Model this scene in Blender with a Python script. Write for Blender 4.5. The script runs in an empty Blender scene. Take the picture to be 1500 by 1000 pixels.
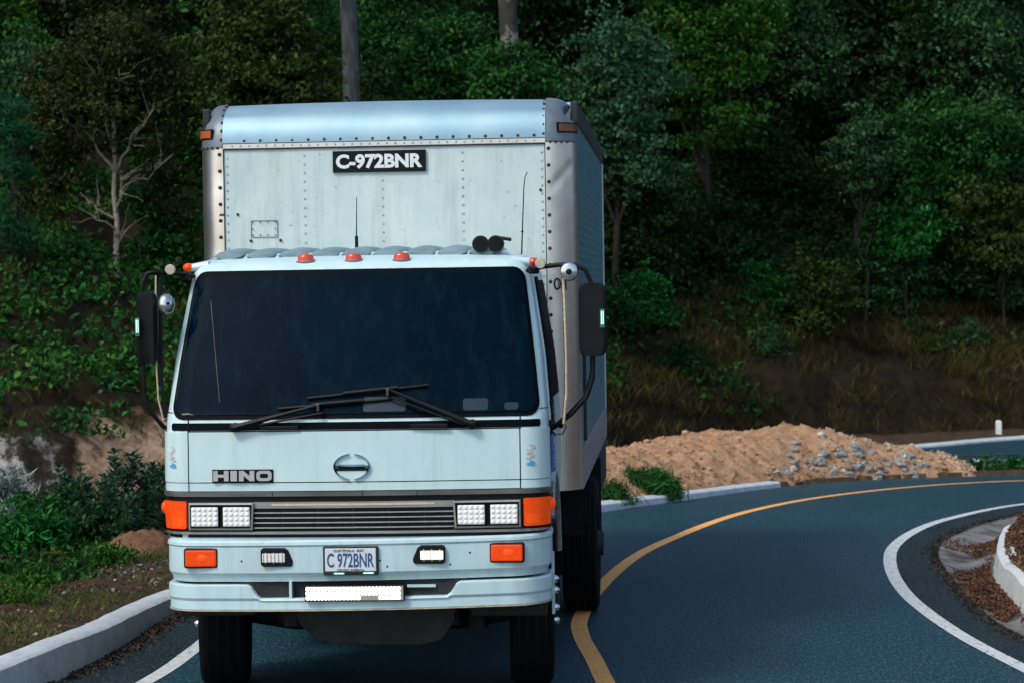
import bpy, bmesh, math, random
import numpy as np
from mathutils import noise, Vector
PI = math.pi
rad = math.radians
random.seed(7)
S = bpy.context.scene
COL = S.collection

# ------------------------------------------------------------------ camera
FPX, CAMH = 3542.0, 2.4
pitch, roll = math.atan(84 / FPX), 0.016
cF = np.array([0, math.cos(pitch), -math.sin(pitch)])
_R0 = np.array([1.0, 0, 0]); _U0 = np.array([0, math.sin(pitch), math.cos(pitch)])
cR = math.cos(roll) * _R0 - math.sin(roll) * _U0
cU = math.sin(roll) * _R0 + math.cos(roll) * _U0
cam = bpy.data.cameras.new('camera')
camo = bpy.data.objects.new('camera', cam); COL.objects.link(camo)
cam.lens, cam.sensor_width, cam.clip_end, cam.clip_start = 85.0, 36.0, 2000.0, 0.1
from mathutils import Matrix
camo.matrix_world = Matrix(((cR[0], cU[0], -cF[0], 0), (cR[1], cU[1], -cF[1], 0), (cR[2], cU[2], -cF[2], CAMH), (0, 0, 0, 1)))
cam.dof.use_dof = True; cam.dof.focus_distance = 13.9; cam.dof.aperture_fstop = 5.0
S.camera = camo

# ------------------------------------------------------------------ light
SUN_EL, SUN_AZ = rad(48), rad(226)
W = bpy.data.worlds.new('World'); S.world = W; W.use_nodes = True
nt = W.node_tree; bg = nt.nodes['Background']
sky = nt.nodes.new('ShaderNodeTexSky'); sky.sky_type = 'NISHITA'; sky.sun_disc = False
sky.sun_elevation = SUN_EL; sky.sun_rotation = SUN_AZ; sky.air_density = 1.0; sky.dust_density = 1.5; sky.ozone_density = 0.0
nt.links.new(sky.outputs[0], bg.inputs[0]); bg.inputs[1].default_value = 0.10
sl = bpy.data.lights.new('sun', 'SUN'); sl.energy = 0.95; sl.angle = rad(12); sl.color = (1, 0.95, 0.80)
so = bpy.data.objects.new('sun', sl); COL.objects.link(so)
sd = Vector((math.sin(SUN_AZ) * math.cos(SUN_EL), math.cos(SUN_AZ) * math.cos(SUN_EL), math.sin(SUN_EL)))
so.rotation_euler = sd.to_track_quat('Z', 'Y').to_euler()
S.view_settings.view_transform = 'Standard'; S.view_settings.look = 'None'
S.view_settings.exposure = 1.06; S.view_settings.gamma = 1.0

# ------------------------------------------------------------------ helpers
def ray(px, py): return cF + (px - 750) / FPX * cR - (py - 500) / FPX * cU
def at(px, py, Y):
    d = ray(px, py); return np.array([0, 0, CAMH]) + d * (Y / d[1])
def sstep(a, b, v):
    t = np.clip((v - a) / (b - a), 0, 1); return t * t * (3 - 2 * t)
def z0(y): return -0.3 * sstep(23, 34, np.asarray(y, float))

class MB:
    def __init__(s): s.v = []; s.f = []; s.sm = False
    def add(s, vs, fs):
        o = len(s.v); s.v += [tuple(map(float, q)) for q in vs]; s.f += [tuple(i + o for i in f) for f in fs]
    def box(s, x0, x1, y0, y1, a, b):
        s.add([(x0,y0,a),(x1,y0,a),(x1,y1,a),(x0,y1,a),(x0,y0,b),(x1,y0,b),(x1,y1,b),(x0,y1,b)],
              [(0,3,2,1),(4,5,6,7),(0,1,5,4),(1,2,6,5),(2,3,7,6),(3,0,4,7)]); return s
    def grid(s, P, closed=False):
        P = np.asarray(P); n, m = P.shape[:2]
        fs = []
        for i in range(n - 1):
            for j in range(m if closed else m - 1):
                k = (j + 1) % m
                fs.append((i*m+j, i*m+k, (i+1)*m+k, (i+1)*m+j))
        s.add(P.reshape(-1, 3), fs); return s
    def loft(s, loops, cap=True):
        m = len(loops[0]); o = len(s.v)
        s.grid(np.array(loops), True)
        if cap:
            s.f.append(tuple(o + i for i in reversed(range(m)))); s.f.append(tuple(o + (len(loops)-1)*m + i for i in range(m)))
        return s
    def prism(s, poly, y0, y1):          # outline in x,z extruded in y
        return s.loft([[(x, y0, z) for x, z in poly], [(x, y1, z) for x, z in poly]])
    def tube(s, pts, r, n=8, cap=True):
        pts = [np.array(p, float) for p in pts]; k = len(pts)
        rs = r if hasattr(r, '__len__') else [r] * k
        loops = []; u = None
        for i in range(k):
            t = pts[min(i+1, k-1)] - pts[max(i-1, 0)]; t = t / (np.linalg.norm(t) + 1e-9)
            if u is None:
                a = np.array([0,0,1.]) if abs(t[2]) < .9 else np.array([1.,0,0]); u = np.cross(t, a)
            u = u - t * (u @ t); u /= np.linalg.norm(u) + 1e-9
            w = np.cross(t, u)
            loops.append([pts[i] + rs[i] * (math.cos(q) * u + math.sin(q) * w) for q in np.linspace(0, 2*PI, n, endpoint=False)])
        return s.loft(loops, cap)
    def lathe(s, prof, c, axis='x', n=24, sgn=1):   # prof: (radius, along)
        loops = []
        for r_, a in prof:
            L = []
            for q in np.linspace(0, 2*PI, n, endpoint=False):
                p, w = r_ * math.cos(q), r_ * math.sin(q)
                L.append({'x': (c[0] + sgn*a, c[1] + p, c[2] + w), 'y': (c[0] + p, c[1] + sgn*a, c[2] + w), 'z': (c[0] + p, c[1] + w, c[2] + sgn*a)}[axis])
            loops.append(L)
        return s.loft(loops)
    def dome(s, c, r, nrm, h=.5, n=6):
        nrm = np.array(nrm, float); nrm /= np.linalg.norm(nrm)
        a = np.array([0,0,1.]) if abs(nrm[2]) < .9 else np.array([1.,0,0]); u = np.cross(nrm, a); u /= np.linalg.norm(u); w = np.cross(nrm, u)
        c = np.array(c, float); vs = []
        for k, (rr, hh) in enumerate(((1, 0), (.75, .7))):
            vs += [c + r*rr*(math.cos(q)*u + math.sin(q)*w) + nrm*r*h*hh for q in np.linspace(0, 2*PI, n, endpoint=False)]
        vs.append(c + nrm*r*h)
        fs = [(i, (i+1) % n, n + (i+1) % n, n + i) for i in range(n)] + [(n+i, n+(i+1) % n, 2*n) for i in range(n)]
        s.add(vs, fs); return s
    def blob(s, c, r, amp=.25, sub=2, seed=0):
        bm = bmesh.new(); bmesh.ops.create_icosphere(bm, subdivisions=sub, radius=1)
        r = np.array(r if hasattr(r, '__len__') else (r, r, r), float)
        vs = []
        for v in bm.verts:
            k = 1 + amp * noise.noise(v.co * 1.6 + Vector((seed*3.1, seed*1.7, 0))) + amp * .5 * noise.noise(v.co * 4 + Vector((seed, 0, 9)))
            vs.append(np.array(c) + np.array(v.co) * r * k)
        fs = [tuple(v.index for v in f.verts) for f in bm.faces]; bm.free()
        s.add(vs, fs); return s
    def build_each(s, name, mat, parent=None, smooth=None, bevel=0):
        """every loose piece as an object of its own"""
        par = list(range(len(s.v)))
        def find(a):
            while par[a] != a: par[a] = par[par[a]]; a = par[a]
            return a
        for f in s.f:
            for q in f[1:]: par[find(q)] = find(f[0])
        gr = {}
        for f in s.f: gr.setdefault(find(f[0]), []).append(f)
        for fs in gr.values():
            ids = sorted({i for f in fs for i in f}); mp = {a: k for k, a in enumerate(ids)}
            m = MB(); m.v = [s.v[i] for i in ids]; m.f = [tuple(mp[i] for i in f) for f in fs]; o = m.build(name, mat, parent, smooth, bevel)
        return o
    def build(s, name, mat, parent=None, smooth=None, bevel=0, label=None):
        me = bpy.data.meshes.new(name); me.from_pydata(s.v, [], s.f); me.update()
        bm = bmesh.new(); bm.from_mesh(me); bmesh.ops.recalc_face_normals(bm, faces=bm.faces); bm.to_mesh(me); bm.free()
        me.materials.append(mat)
        o = bpy.data.objects.new(name, me); COL.objects.link(o)
        if parent: o.parent = parent
        if smooth is not None:
            me.polygons.foreach_set('use_smooth', [True] * len(me.polygons))
            try: me.set_sharp_from_angle(angle=rad(smooth))
            except Exception: pass
        if bevel:
            b = o.modifiers.new('Bevel', 'BEVEL'); b.width = bevel; b.segments = 2; b.limit_method = 'ANGLE'; b.angle_limit = rad(40)
        if label: o['label'] = label
        return o

def fastmesh(name, V, F, mat, parent=None):
    V = np.asarray(V, np.float32).reshape(-1, 3); F = np.asarray(F, np.int32); k = F.shape[1]
    me = bpy.data.meshes.new(name); me.vertices.add(len(V)); me.vertices.foreach_set('co', V.ravel())
    me.loops.add(F.size); me.loops.foreach_set('vertex_index', F.ravel())
    me.polygons.add(len(F)); me.polygons.foreach_set('loop_start', np.arange(0, F.size, k, dtype=np.int32))
    me.polygons.foreach_set('loop_total', np.full(len(F), k, np.int32)); me.update(calc_edges=True)
    me.materials.append(mat)
    o = bpy.data.objects.new(name, me); COL.objects.link(o)
    if parent: o.parent = parent
    return o

def tag(o, label=None, cat=None, group=None, kind=None):
    for k, v in (('label', label), ('category', cat), ('group', group), ('kind', kind)):
        if v: o[k] = v
    return o
def empty(name, loc, rz=0):
    o = bpy.data.objects.new(name, None); COL.objects.link(o); o.location = tuple(map(float, loc)); o.rotation_euler = (0, 0, rz); o.empty_display_size = .2; return o
def copy_tree(o, parent=None):
    c = o.copy(); COL.objects.link(c); c.parent = parent
    for ch in list(o.children): copy_tree(ch, c)
    return c

def pm(name, c1, c2=None, scale=8, rough=.5, metal=0, bump=0, bscale=None, spec=.5, detail=6, lo=.35, hi=.65, island=0, emit=None, estr=0, coat=0, stretch=None, c3=None, s3=2.0, t3=(.55, .65), trans=0, streak=None):
    m = bpy.data.materials.new(name); m.use_nodes = True; N = m.node_tree.nodes; L = m.node_tree.links
    b = N['Principled BSDF']; b.inputs['Roughness'].default_value = rough; b.inputs['Metallic'].default_value = metal
    b.inputs['Specular IOR Level'].default_value = spec; b.inputs['Base Color'].default_value = (*c1, 1)
    if coat: b.inputs['Coat Weight'].default_value = coat; b.inputs['Coat Roughness'].default_value = .08
    tc = N.new('ShaderNodeTexCoord'); vec = tc.outputs['Object']
    if stretch:
        mp = N.new('ShaderNodeMapping'); mp.inputs['Scale'].default_value = stretch; L.new(vec, mp.inputs[0]); vec = mp.outputs[0]
    col = None
    if c2:
        n = N.new('ShaderNodeTexNoise'); n.inputs['Scale'].default_value = scale; n.inputs['Detail'].default_value = detail; n.inputs['Roughness'].default_value = .65
        L.new(vec, n.inputs['Vector'])
        r = N.new('ShaderNodeValToRGB'); r.color_ramp.elements[0].position = lo; r.color_ramp.elements[1].position = hi
        r.color_ramp.elements[0].color = (*c1, 1); r.color_ramp.elements[1].color = (*c2, 1)
        L.new(n.outputs['Fac'], r.inputs[0]); col = r.outputs[0]
    if c3:
        n = N.new('ShaderNodeTexNoise'); n.inputs['Scale'].default_value = s3; n.inputs['Detail'].default_value = 8 if s3 < 60 else 1.5; n.inputs['Roughness'].default_value = .7
        L.new(vec, n.inputs['Vector'])
        r = N.new('ShaderNodeValToRGB'); r.color_ramp.elements[0].position = t3[0]; r.color_ramp.elements[1].position = t3[1]
        L.new(n.outputs['Fac'], r.inputs[0])
        x = N.new('ShaderNodeMix'); x.data_type = 'RGBA'; L.new(r.outputs[0], x.inputs[0])
        if col: L.new(col, x.inputs[6])
        else: x.inputs[6].default_value = (*c1, 1)
        x.inputs[7].default_value = (*c3, 1); col = x.outputs[2]
    if streak:
        mp2 = N.new('ShaderNodeMapping'); mp2.inputs['Scale'].default_value = (9, 9, .9); L.new(tc.outputs['Object'], mp2.inputs[0])
        n = N.new('ShaderNodeTexNoise'); n.inputs['Scale'].default_value = 1.6; n.inputs['Detail'].default_value = 9; n.inputs['Roughness'].default_value = .72; L.new(mp2.outputs[0], n.inputs['Vector'])
        r = N.new('ShaderNodeValToRGB'); r.color_ramp.elements[0].position = .48; r.color_ramp.elements[1].position = .80; L.new(n.outputs['Fac'], r.inputs[0])
        q = N.new('ShaderNodeMath'); q.operation = 'MULTIPLY'; q.inputs[1].default_value = streak[1]; L.new(r.outputs[0], q.inputs[0])
        x = N.new('ShaderNodeMix'); x.data_type = 'RGBA'; L.new(q.outputs[0], x.inputs[0]); L.new(col, x.inputs[6]); x.inputs[7].default_value = (*streak[0], 1); col = x.outputs[2]
    if island:
        g = N.new('ShaderNodeNewGeometry'); h = N.new('ShaderNodeHueSaturation')
        mr = N.new('ShaderNodeMapRange'); mr.inputs[3].default_value = 1 - island; mr.inputs[4].default_value = 1 + island * 1.6
        L.new(g.outputs['Random Per Island'], mr.inputs[0]); L.new(mr.outputs[0], h.inputs['Value'])
        if col: L.new(col, h.inputs['Color'])
        else: h.inputs['Color'].default_value = (*c1, 1)
        col = h.outputs[0]
    if col: L.new(col, b.inputs['Base Color'])
    if bump:
        n = N.new('ShaderNodeTexNoise'); n.inputs['Scale'].default_value = bscale or scale; n.inputs['Detail'].default_value = 8
        L.new(vec, n.inputs['Vector'])
        q = N.new('ShaderNodeBump'); q.inputs['Strength'].default_value = bump; q.inputs['Distance'].default_value = .02
        L.new(n.outputs['Fac'], q.inputs['Height']); L.new(q.outputs[0], b.inputs['Normal'])
    if emit: b.inputs['Emission Color'].default_value = (*emit, 1); b.inputs['Emission Strength'].default_value = estr
    if trans:
        tr = N.new('ShaderNodeBsdfTranslucent'); mx = N.new('ShaderNodeMixShader'); mx.inputs[0].default_value = trans
        if col: L.new(col, tr.inputs[0])
        else: tr.inputs[0].default_value = (*c1, 1)
        L.new(b.outputs[0], mx.inputs[1]); L.new(tr.outputs[0], mx.inputs[2]); L.new(mx.outputs[0], N['Material Output'].inputs[0])
    return m

def cat_rom(P, step=.25):
    P = np.array(P, float); out = []
    Q = np.vstack([2*P[0]-P[1], P, 2*P[-1]-P[-2]])
    for i in range(1, len(Q)-2):
        a, b, c, d = Q[i-1], Q[i], Q[i+1], Q[i+2]
        n = max(2, int(np.linalg.norm(c-b)/step))
        for t in np.linspace(0, 1, n, endpoint=False):
            out.append(.5*((2*b)+(-a+c)*t+(2*a-5*b+4*c-d)*t*t+(-a+3*b-3*c+d)*t**3))
    out.append(P[-1]); return np.array(out)
def resample(P, n):
    d = np.r_[0, np.cumsum(np.linalg.norm(np.diff(P, axis=0), axis=1))]
    t = np.linspace(0, d[-1], n); return np.c_[np.interp(t, d, P[:,0]), np.interp(t, d, P[:,1])]
def nrm2(P):                                   # left-hand normals of a polyline
    t = np.gradient(P, axis=0); t /= np.linalg.norm(t, axis=1)[:, None] + 1e-9; return np.c_[-t[:,1], t[:,0]]
def sdist(P, X, Y):                            # signed distance, positive to the left of the polyline direction
    best = np.full(X.shape, 1e9); sg = np.zeros(X.shape)
    for a, b in zip(P[:-1], P[1:]):
        d = b - a; L2 = d @ d
        t = np.clip(((X-a[0])*d[0]+(Y-a[1])*d[1])/L2, 0, 1)
        dx, dy = X-(a[0]+t*d[0]), Y-(a[1]+t*d[1]); q = np.hypot(dx, dy)
        cr = d[0]*(Y-a[1])-d[1]*(X-a[0]); m = q < best - 1e-9
        best = np.where(m, q, best); sg = np.where(m, np.sign(cr), sg)
    return best*sg
def fbm(x, y, z=0, o=4):
    return noise.fractal(Vector((x, y, z)), 1.0, 2.0, o)
def vfbm(X, Y, sc, z=0, o=4):
    f = [fbm(a*sc, b*sc, z, o) for a, b in zip(X.ravel(), Y.ravel())]; return np.array(f).reshape(X.shape)

# ------------------------------------------------------------------ setting: lines on the ground
K = cat_rom([(-7,-30),(-5,0),(-4.1,7),(-3.35,12),(-2.84,14.78),(-2.66,16),(-2.53,17.63),(-2.15,19),(-.8,22.1),(.1,24.0),(.92,25.75),(1.93,27.77),(2.96,30.0),(4.01,31.5),(4.97,32.12),(6.23,32.5),(7.2,32.6),(12,32.2),(25,31.8)])
YL = cat_rom([(4,-30),(1.7,0),(.95,9),(.76,11.3),(.61,13.1),(.53,14.45),(.49,15.38),(.44,16.44),(.46,17.28),(.65,18.93),(1.05,21.11),(1.59,22.93),(2.5,25.58),(3.56,28.05),(4.69,29.9),(5.74,30.95),(6.9,31.4),(9,31.3),(25,30.6)])
WR = cat_rom([(7.6,-30),(5.6,0),(4.1,6),(3.35,12.5),(3.1,14.76),(2.97,16.32),(2.96,18.23),(3.12,20.06),(3.39,21.59),(3.85,23.03),(4.43,24.26),(5.48,25.99),(7,27.5),(9.5,28.6),(14,29.0),(25,29)])
ER = cat_rom([(8.3,-30),(6.2,0),(4.55,6),(3.6,12.5),(3.34,15.67),(3.29,17.13),(3.5,20.01),(3.74,21.54),(4.1,22.6),(4.7,23.8),(5.5,25.0),(7.2,26.6),(9.7,27.7),(14,28.1),(25,28.2)])
WB = cat_rom([(8.9,-30),(6.8,0),(5.1,6),(4.1,12.5),(3.66,15.5),(3.58,16.92),(3.66,18.02),(3.80,19.27),(4.28,21.3),(4.96,22.9),(6.0,24.3),(7.6,25.7),(10,26.8),(14,27.2),(25,27.3)])
HB = cat_rom([(-60,8),(-25,19),(-10,24),(-6,25.2),(-4.3,26.3),(-2.6,28.2),(0,33.5),(3,38.6),(6,41.0),(9,42.4),(14,44),(30,46),(90,48)], 1.0)
FT = [(2,36.5),(5,37.2),(6.7,38.38),(8.41,39.81),(12,41.5),(25,44)]
FBt = [(2,35.6),(5,35.2),(6.51,34.26),(7.15,33.9),(12,33.3),(25,32.9)]
ft = lambda x: np.interp(x, *np.array(FT).T); fb = lambda x: np.interp(x, *np.array(FBt).T)

def terrain_arrays(X, Y):
    dk = sdist(resample(K, 150), X, Y); dw = -sdist(resample(WB, 110), X, Y); db = sdist(resample(HB, 90), X, Y)
    return dk, dw, db
def terrain_h(X, Y):
    X = np.asarray(X, float); Y = np.asarray(Y, float)
    dk, dw, db = terrain_arrays(X, Y); b = z0(Y)
    n1 = vfbm(X, Y, .9, 1); n2 = vfbm(X, Y, 3.2, 5, 3); n3 = vfbm(X, Y, .35, 9, 3)
    left = sstep(3, -1, X)
    out = b + .05 + .10*sstep(.0, .5, dk)*left + left*.12*sstep(.6, 6, dk) + .035*n1*sstep(.2, 1, dk) + .03*n2*sstep(.2, .8, dk)
    h = np.where(dk > .12, out, b - .14)
    inn = b + .17 + .15*sstep(0, .3, dw) + .20*sstep(.2, 1.6, dw) + .5*np.clip(dw-2.5, 0, 8) + .05*n1 + .06*n2
    h = np.where(dw > .16, inn, h)
    hill = (.95 - .45*left + .2*n3)*sstep(-.1, .55, db + .25*n1 + .1*n2) + .66*np.clip(db - .5, 0, 30) + sstep(.2, 1.5, db)*(.22*n1 + .10*n2) + .05*n2*sstep(-.1, .3, db)
    h = np.where((db > -.4) & (dk > .12), np.maximum(h, out + hill), h)
    far = (X > 1.6) & (Y > fb(X) - .1) & (Y < ft(X) + .35) & (dk > .05)
    h = np.where(far, -.42, h)
    return h
def hz(x, y): return float(terrain_h(np.array([x]), np.array([y]))[0])

# terrain sheet
def axis(lo, hi, st, pre, post): return np.r_[pre, np.arange(lo, hi, st), post]
ax = axis(-10, 12, .13, [-400,-200,-100,-60,-40,-30,-24,-19,-16,-14,-12.5,-11.2], [12,13,14.5,16.5,19,23,30,40,60,100,200,400])
ay = axis(11, 48, .15, [-400,-200,-100,-60,-30,-15,-8,-3,1,4,6,8,9.5], list(np.arange(48, 76, .8)) + [80, 90, 110, 150, 250, 500])
GX, GY = np.meshgrid(ax, ay); GZ = terrain_h(GX, GY)
dk_, dw_, db_ = terrain_arrays(GX, GY)
n, m = GX.shape
idx = np.arange(n*m).reshape(n, m)
FQ = np.stack([idx[:-1,:-1], idx[:-1,1:], idx[1:,1:], idx[1:,:-1]], -1).reshape(-1, 4)

def blades(P, h, w, rng, lean=.35):
    k = len(P); a = rng.uniform(0, 6.283, k); hh = (h*rng.uniform(.5, 1.3, k))[:,None]; sd_ = np.c_[np.cos(a), np.sin(a), np.zeros(k)]*w/2
    tip = P + np.c_[rng.normal(size=(k,2))*lean, np.ones(k)]*hh; mid = P*.55 + tip*.45 + np.c_[np.zeros((k,2)), hh*.12]
    return np.stack([P, mid + sd_, tip, mid - sd_], 1).reshape(-1, 3), np.arange(4*k).reshape(k, 4)
def terrain_mat():
    mt = bpy.data.materials.new('hillside_earth'); mt.use_nodes = True; N = mt.node_tree.nodes; L = mt.node_tree.links
    b = N['Principled BSDF']; b.inputs['Roughness'].default_value = .95; b.inputs['Specular IOR Level'].default_value = .15
    tc = N.new('ShaderNodeTexCoord'); A = N.new('ShaderNodeAttribute'); A.attribute_name = 'zone'
    sp = N.new('ShaderNodeSeparateColor'); L.new(A.outputs['Color'], sp.inputs[0])
    def noi(s, d=8):
        q = N.new('ShaderNodeTexNoise'); q.inputs['Scale'].default_value = s; q.inputs['Detail'].default_value = d; q.inputs['Roughness'].default_value = .7; L.new(tc.outputs['Object'], q.inputs['Vector']); return q.outputs['Fac']
    def ramp(f, *st):
        r = N.new('ShaderNodeValToRGB'); e = r.color_ramp.elements
        while len(e) < len(st): e.new(.5)
        for k, (p, c) in enumerate(st): e[k].position = p; e[k].color = (*c, 1)
        L.new(f, r.inputs[0]); return r.outputs[0]
    def mix(f, a, c):
        x = N.new('ShaderNodeMix'); x.data_type = 'RGBA'; L.new(f, x.inputs[0]); L.new(a, x.inputs[6]); L.new(c, x.inputs[7]); return x.outputs[2]
    def mask(f, g):                      # zone weight broken up by noise
        a = N.new('ShaderNodeMath'); a.operation = 'MULTIPLY_ADD'; L.new(g, a.inputs[0]); a.inputs[1].default_value = 1.2; L.new(f, a.inputs[2])
        r = N.new('ShaderNodeMapRange'); r.inputs[1].default_value = 1.0; r.inputs[2].default_value = 1.25; L.new(a.outputs[0], r.inputs[0]); return r.outputs[0]
    litter = ramp(noi(5), (.35, (.008,.006,.003)), (.55, (.024,.017,.008)), (.72, (.018,.024,.008)))
    soil = ramp(noi(7), (.3, (.035,.024,.014)), (.55, (.075,.05,.03)), (.75, (.17,.125,.09)))
    rock = ramp(noi(3.2), (.42, (.016,.013,.011)), (.54, (.05,.042,.036)), (.60, (.30,.29,.27)), (.75, (.48,.47,.45)))
    tan = ramp(noi(4), (.36, (.10,.055,.03)), (.5, (.42,.27,.17)), (.7, (.60,.45,.33)))
    nb = noi(1.7)
    c = mix(mask(sp.outputs[0], nb), litter, soil)
    c = mix(mask(sp.outputs[1], nb), c, rock)
    c = mix(mask(sp.outputs[2], nb), c, tan)
    L.new(c, b.inputs['Base Color'])
    q = N.new('ShaderNodeBump'); q.inputs['Strength'].default_value = .9; q.inputs['Distance'].default_value = .06; L.new(noi(9, 10), q.inputs['Height']); L.new(q.outputs[0], b.inputs['Normal'])
    return mt
ter = fastmesh('ground', np.stack([GX, GY, GZ], -1), FQ, terrain_mat())
ter['kind'] = 'structure'
zone = np.zeros((n*m, 4), np.float32); zone[:,3] = 1
soilz = ((db_ < -.2)*1.0).ravel()
cut = (np.exp(-((db_-.15)/.55)**2)).ravel()
lft = sstep(2, -2, GX).ravel(); rgt = 1 - lft
zone[:,0] = soilz*.9 + .1
zone[:,1] = cut*(lft*(.78 + .22*sstep(-5.6, -6.6, GX).ravel()) + rgt*.12)
# tan exposed earth: two scars in the left cut and a smaller one behind the mound
for cx, cy, r, a in ((-4.35,26.5,.55,1.0),(-3.55,27.3,.55,1.0),(2.9,38.9,.7,.3)):
    zone[:,2] += a*np.exp(-(((GX-cx)/r)**2+((GY-cy)/(r*1.3))**2)).ravel()
zone[:,1] *= 1 - np.clip(zone[:,2], 0, 1)
zone[:,2] = np.clip(zone[:,2], 0, 1)
at_ = ter.data.color_attributes.new('zone', 'FLOAT_COLOR', 'POINT'); at_.data.foreach_set('color', zone.ravel())

# road
asphalt = pm('asphalt', (.0012,.021,.034), (.005,.040,.058), scale=.9, rough=.5, bump=.35, bscale=90, spec=.42, lo=.3, hi=.7, c3=(.040,.125,.160), s3=52, t3=(.49,.66), stretch=(1,.28,1))
def strip(name, A, B, mat, nn=260, mm=10, dz=0, zf=z0):
    A, B = resample(A, nn), resample(B, nn)
    T_ = np.linspace(0, 1, mm)[None,:,None]
    P = A[:,None,:]*(1-T_) + B[:,None,:]*T_
    V = np.dstack([P, zf(P[...,1]) + dz]); i = np.arange(nn*mm).reshape(nn, mm)
    F = np.stack([i[:-1,:-1], i[1:,:-1], i[1:,1:], i[:-1,1:]], -1).reshape(-1, 4)[:, ::-1]
    return fastmesh(name, V, F, mat)
road = strip('road', K + nrm2(K)*.08, ER, asphalt, 400, 24); road['kind'] = 'structure'
far_road = strip('far_road', cat_rom(FT), cat_rom(FBt), asphalt, 120, 6, 0.01); far_road['kind'] = 'structure'
white_line = pm('road_paint_white', (.50,.53,.53), (.66,.68,.68), scale=25, rough=.7, c3=(.20,.23,.24), s3=28, t3=(.56,.64), stretch=(1,.4,1))
yellow_line = pm('road_paint_yellow', (.95,.40,.095), (.98,.50,.15), scale=25, rough=.7, c3=(.30,.16,.06), s3=30, t3=(.58,.66), stretch=(1,.4,1))
def band(name, P, w, mat, dz=.004, y0=-40, y1=99):
    P = P[(P[:,1] >= y0) & (P[:,1] <= y1)]; N2 = nrm2(P)
    jit = np.array([noise.noise(Vector((p[0]*6, p[1]*6, 0))) for p in P])[:,None]*.003
    o = strip(name, P + N2*(w/2 + jit), P - N2*(w/2 - jit), mat, 500, 3, dz); o['kind'] = 'structure'; return o
band('centre_line', YL, .115, yellow_line)
band('edge_line', WR, .108, white_line)
band('edge_line', cat_rom([(-6.3,-30),(-4.4,0),(-3.5,7),(-2.75,12),(-2.28,14.73),(-2.15,16.1),(-2.05,17.6),(-1.7,19),(-.45,22),(.45,23.9),(1.2,25.5),(2.2,27.5),(3.2,29.6),(4.2,31.0),(5.1,31.7),(6.2,32.05),(12,31.8),(25,31.4)]), .11, white_line, y1=22)
band('far_line', cat_rom([(2,36.1),(5,36.2),(6.7,36.3),(8.4,36.6),(12,37.2),(25,38)]), .10, pm('faded_line', (.10,.06,.05), (.16,.08,.06), 8), .332 - .30 - .004 + .0)
shoulder = pm('worn_shoulder', (.003,.010,.014), (.009,.024,.030), 1.6, rough=.75, bump=.5, bscale=60, spec=.25, c3=(.05,.075,.08), s3=50, t3=(.50,.68), stretch=(1,.3,1))
kl = K[(K[:,1] > -8) & (K[:,1] < 22)]; wl_ = cat_rom([(-4.9,-8),(-4.4,0),(-3.5,7),(-2.75,12),(-2.28,14.73),(-2.15,16.1),(-2.05,17.6),(-1.7,19),(-.47,22)])
sh = strip('shoulder', kl + nrm2(kl)*.05, wl_, shoulder, 200, 5, .002); sh['kind'] = 'structure'
sh = strip('shoulder', WR[(WR[:,1] > 0)], ER[(ER[:,1] > 0)], shoulder, 240, 5, .002); sh['kind'] = 'structure'
concrete = pm('gutter_concrete', (.11,.105,.10), (.23,.225,.22), scale=5, rough=.9, bump=.5, bscale=35, c3=(.05,.042,.035), s3=2.2, t3=(.5,.62), stretch=(1,1,1))
A, B = resample(ER, 240), resample(WB, 240)
Tq = np.linspace(0, 1, 9); prof = np.array([0,-.01,-.03,-.05,-.06,-.055,-.03,0,.02])
P = A[:,None,:]*(1-Tq[None,:,None]) + (B - nrm2(B)*.06)[:,None,:]*Tq[None,:,None]
V = np.dstack([P, z0(P[...,1]) + prof[None,:]]); i = np.arange(240*9).reshape(240, 9)
gut = fastmesh('gutter', V, np.stack([i[:-1,:-1], i[1:,:-1], i[1:,1:], i[:-1,1:]], -1).reshape(-1, 4)[:, ::-1], concrete); gut['kind'] = 'structure'

# kerbs: swept profiles
kerb_paint = pm('kerb_whitewash', (.44,.49,.52), (.58,.63,.66), scale=6, rough=.85, bump=.3, bscale=30, c3=(.20,.21,.21), s3=5, t3=(.60,.72))
def kerb(name, P, hf, w, mat, lean=.04, zb=-.12):
    N2 = nrm2(P); loops = []
    for k, (p, q) in enumerate(zip(P, N2)):
        h = hf(k/len(P), p); b = float(z0(p[1])); wob = .004*noise.noise(Vector((p[0]*3, p[1]*3, 2)))
        h += wob
        prof = [(0, zb), (lean*.7, h-.02), (lean+.015, h), (lean+w-.02, h+.004), (lean+w, h-.02), (lean+w+.02, zb)]
        loops.append([(p[0]+q[0]*(o+wob), p[1]+q[1]*(o+wob), b+z) for o, z in prof])
    M = MB(); M.loft(loops); return M.build(name, mat, smooth=35)
kp = K[(K[:,1] > -5) & (K[:,1] < 30.9)]
tag(kerb('kerb', resample(kp, 420), lambda t, p: float(np.interp(p[1], [13, 15, 17.5, 19.5, 24, 30], [.22,.22,.15,.13,.10,.07])), .17, kerb_paint), kind='structure')
fk = cat_rom([(6.45,34.25),(7.15,33.85),(9,33.6),(14,33.2)]); tag(kerb('kerb', resample(fk, 60), lambda t, p: .11, .14, kerb_paint), kind='structure')
fk2 = cat_rom([(5.5,37.5),(6.7,38.4),(8.41,39.85),(12,41.6)]); tag(kerb('kerb', resample(fk2, 60), lambda t, p: .05, .2, kerb_paint), kind='structure')
wb = WB[(WB[:,1] > 2) & (WB[:,1] < 26)]
lw = resample(wb, 220)[::-1]
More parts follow.
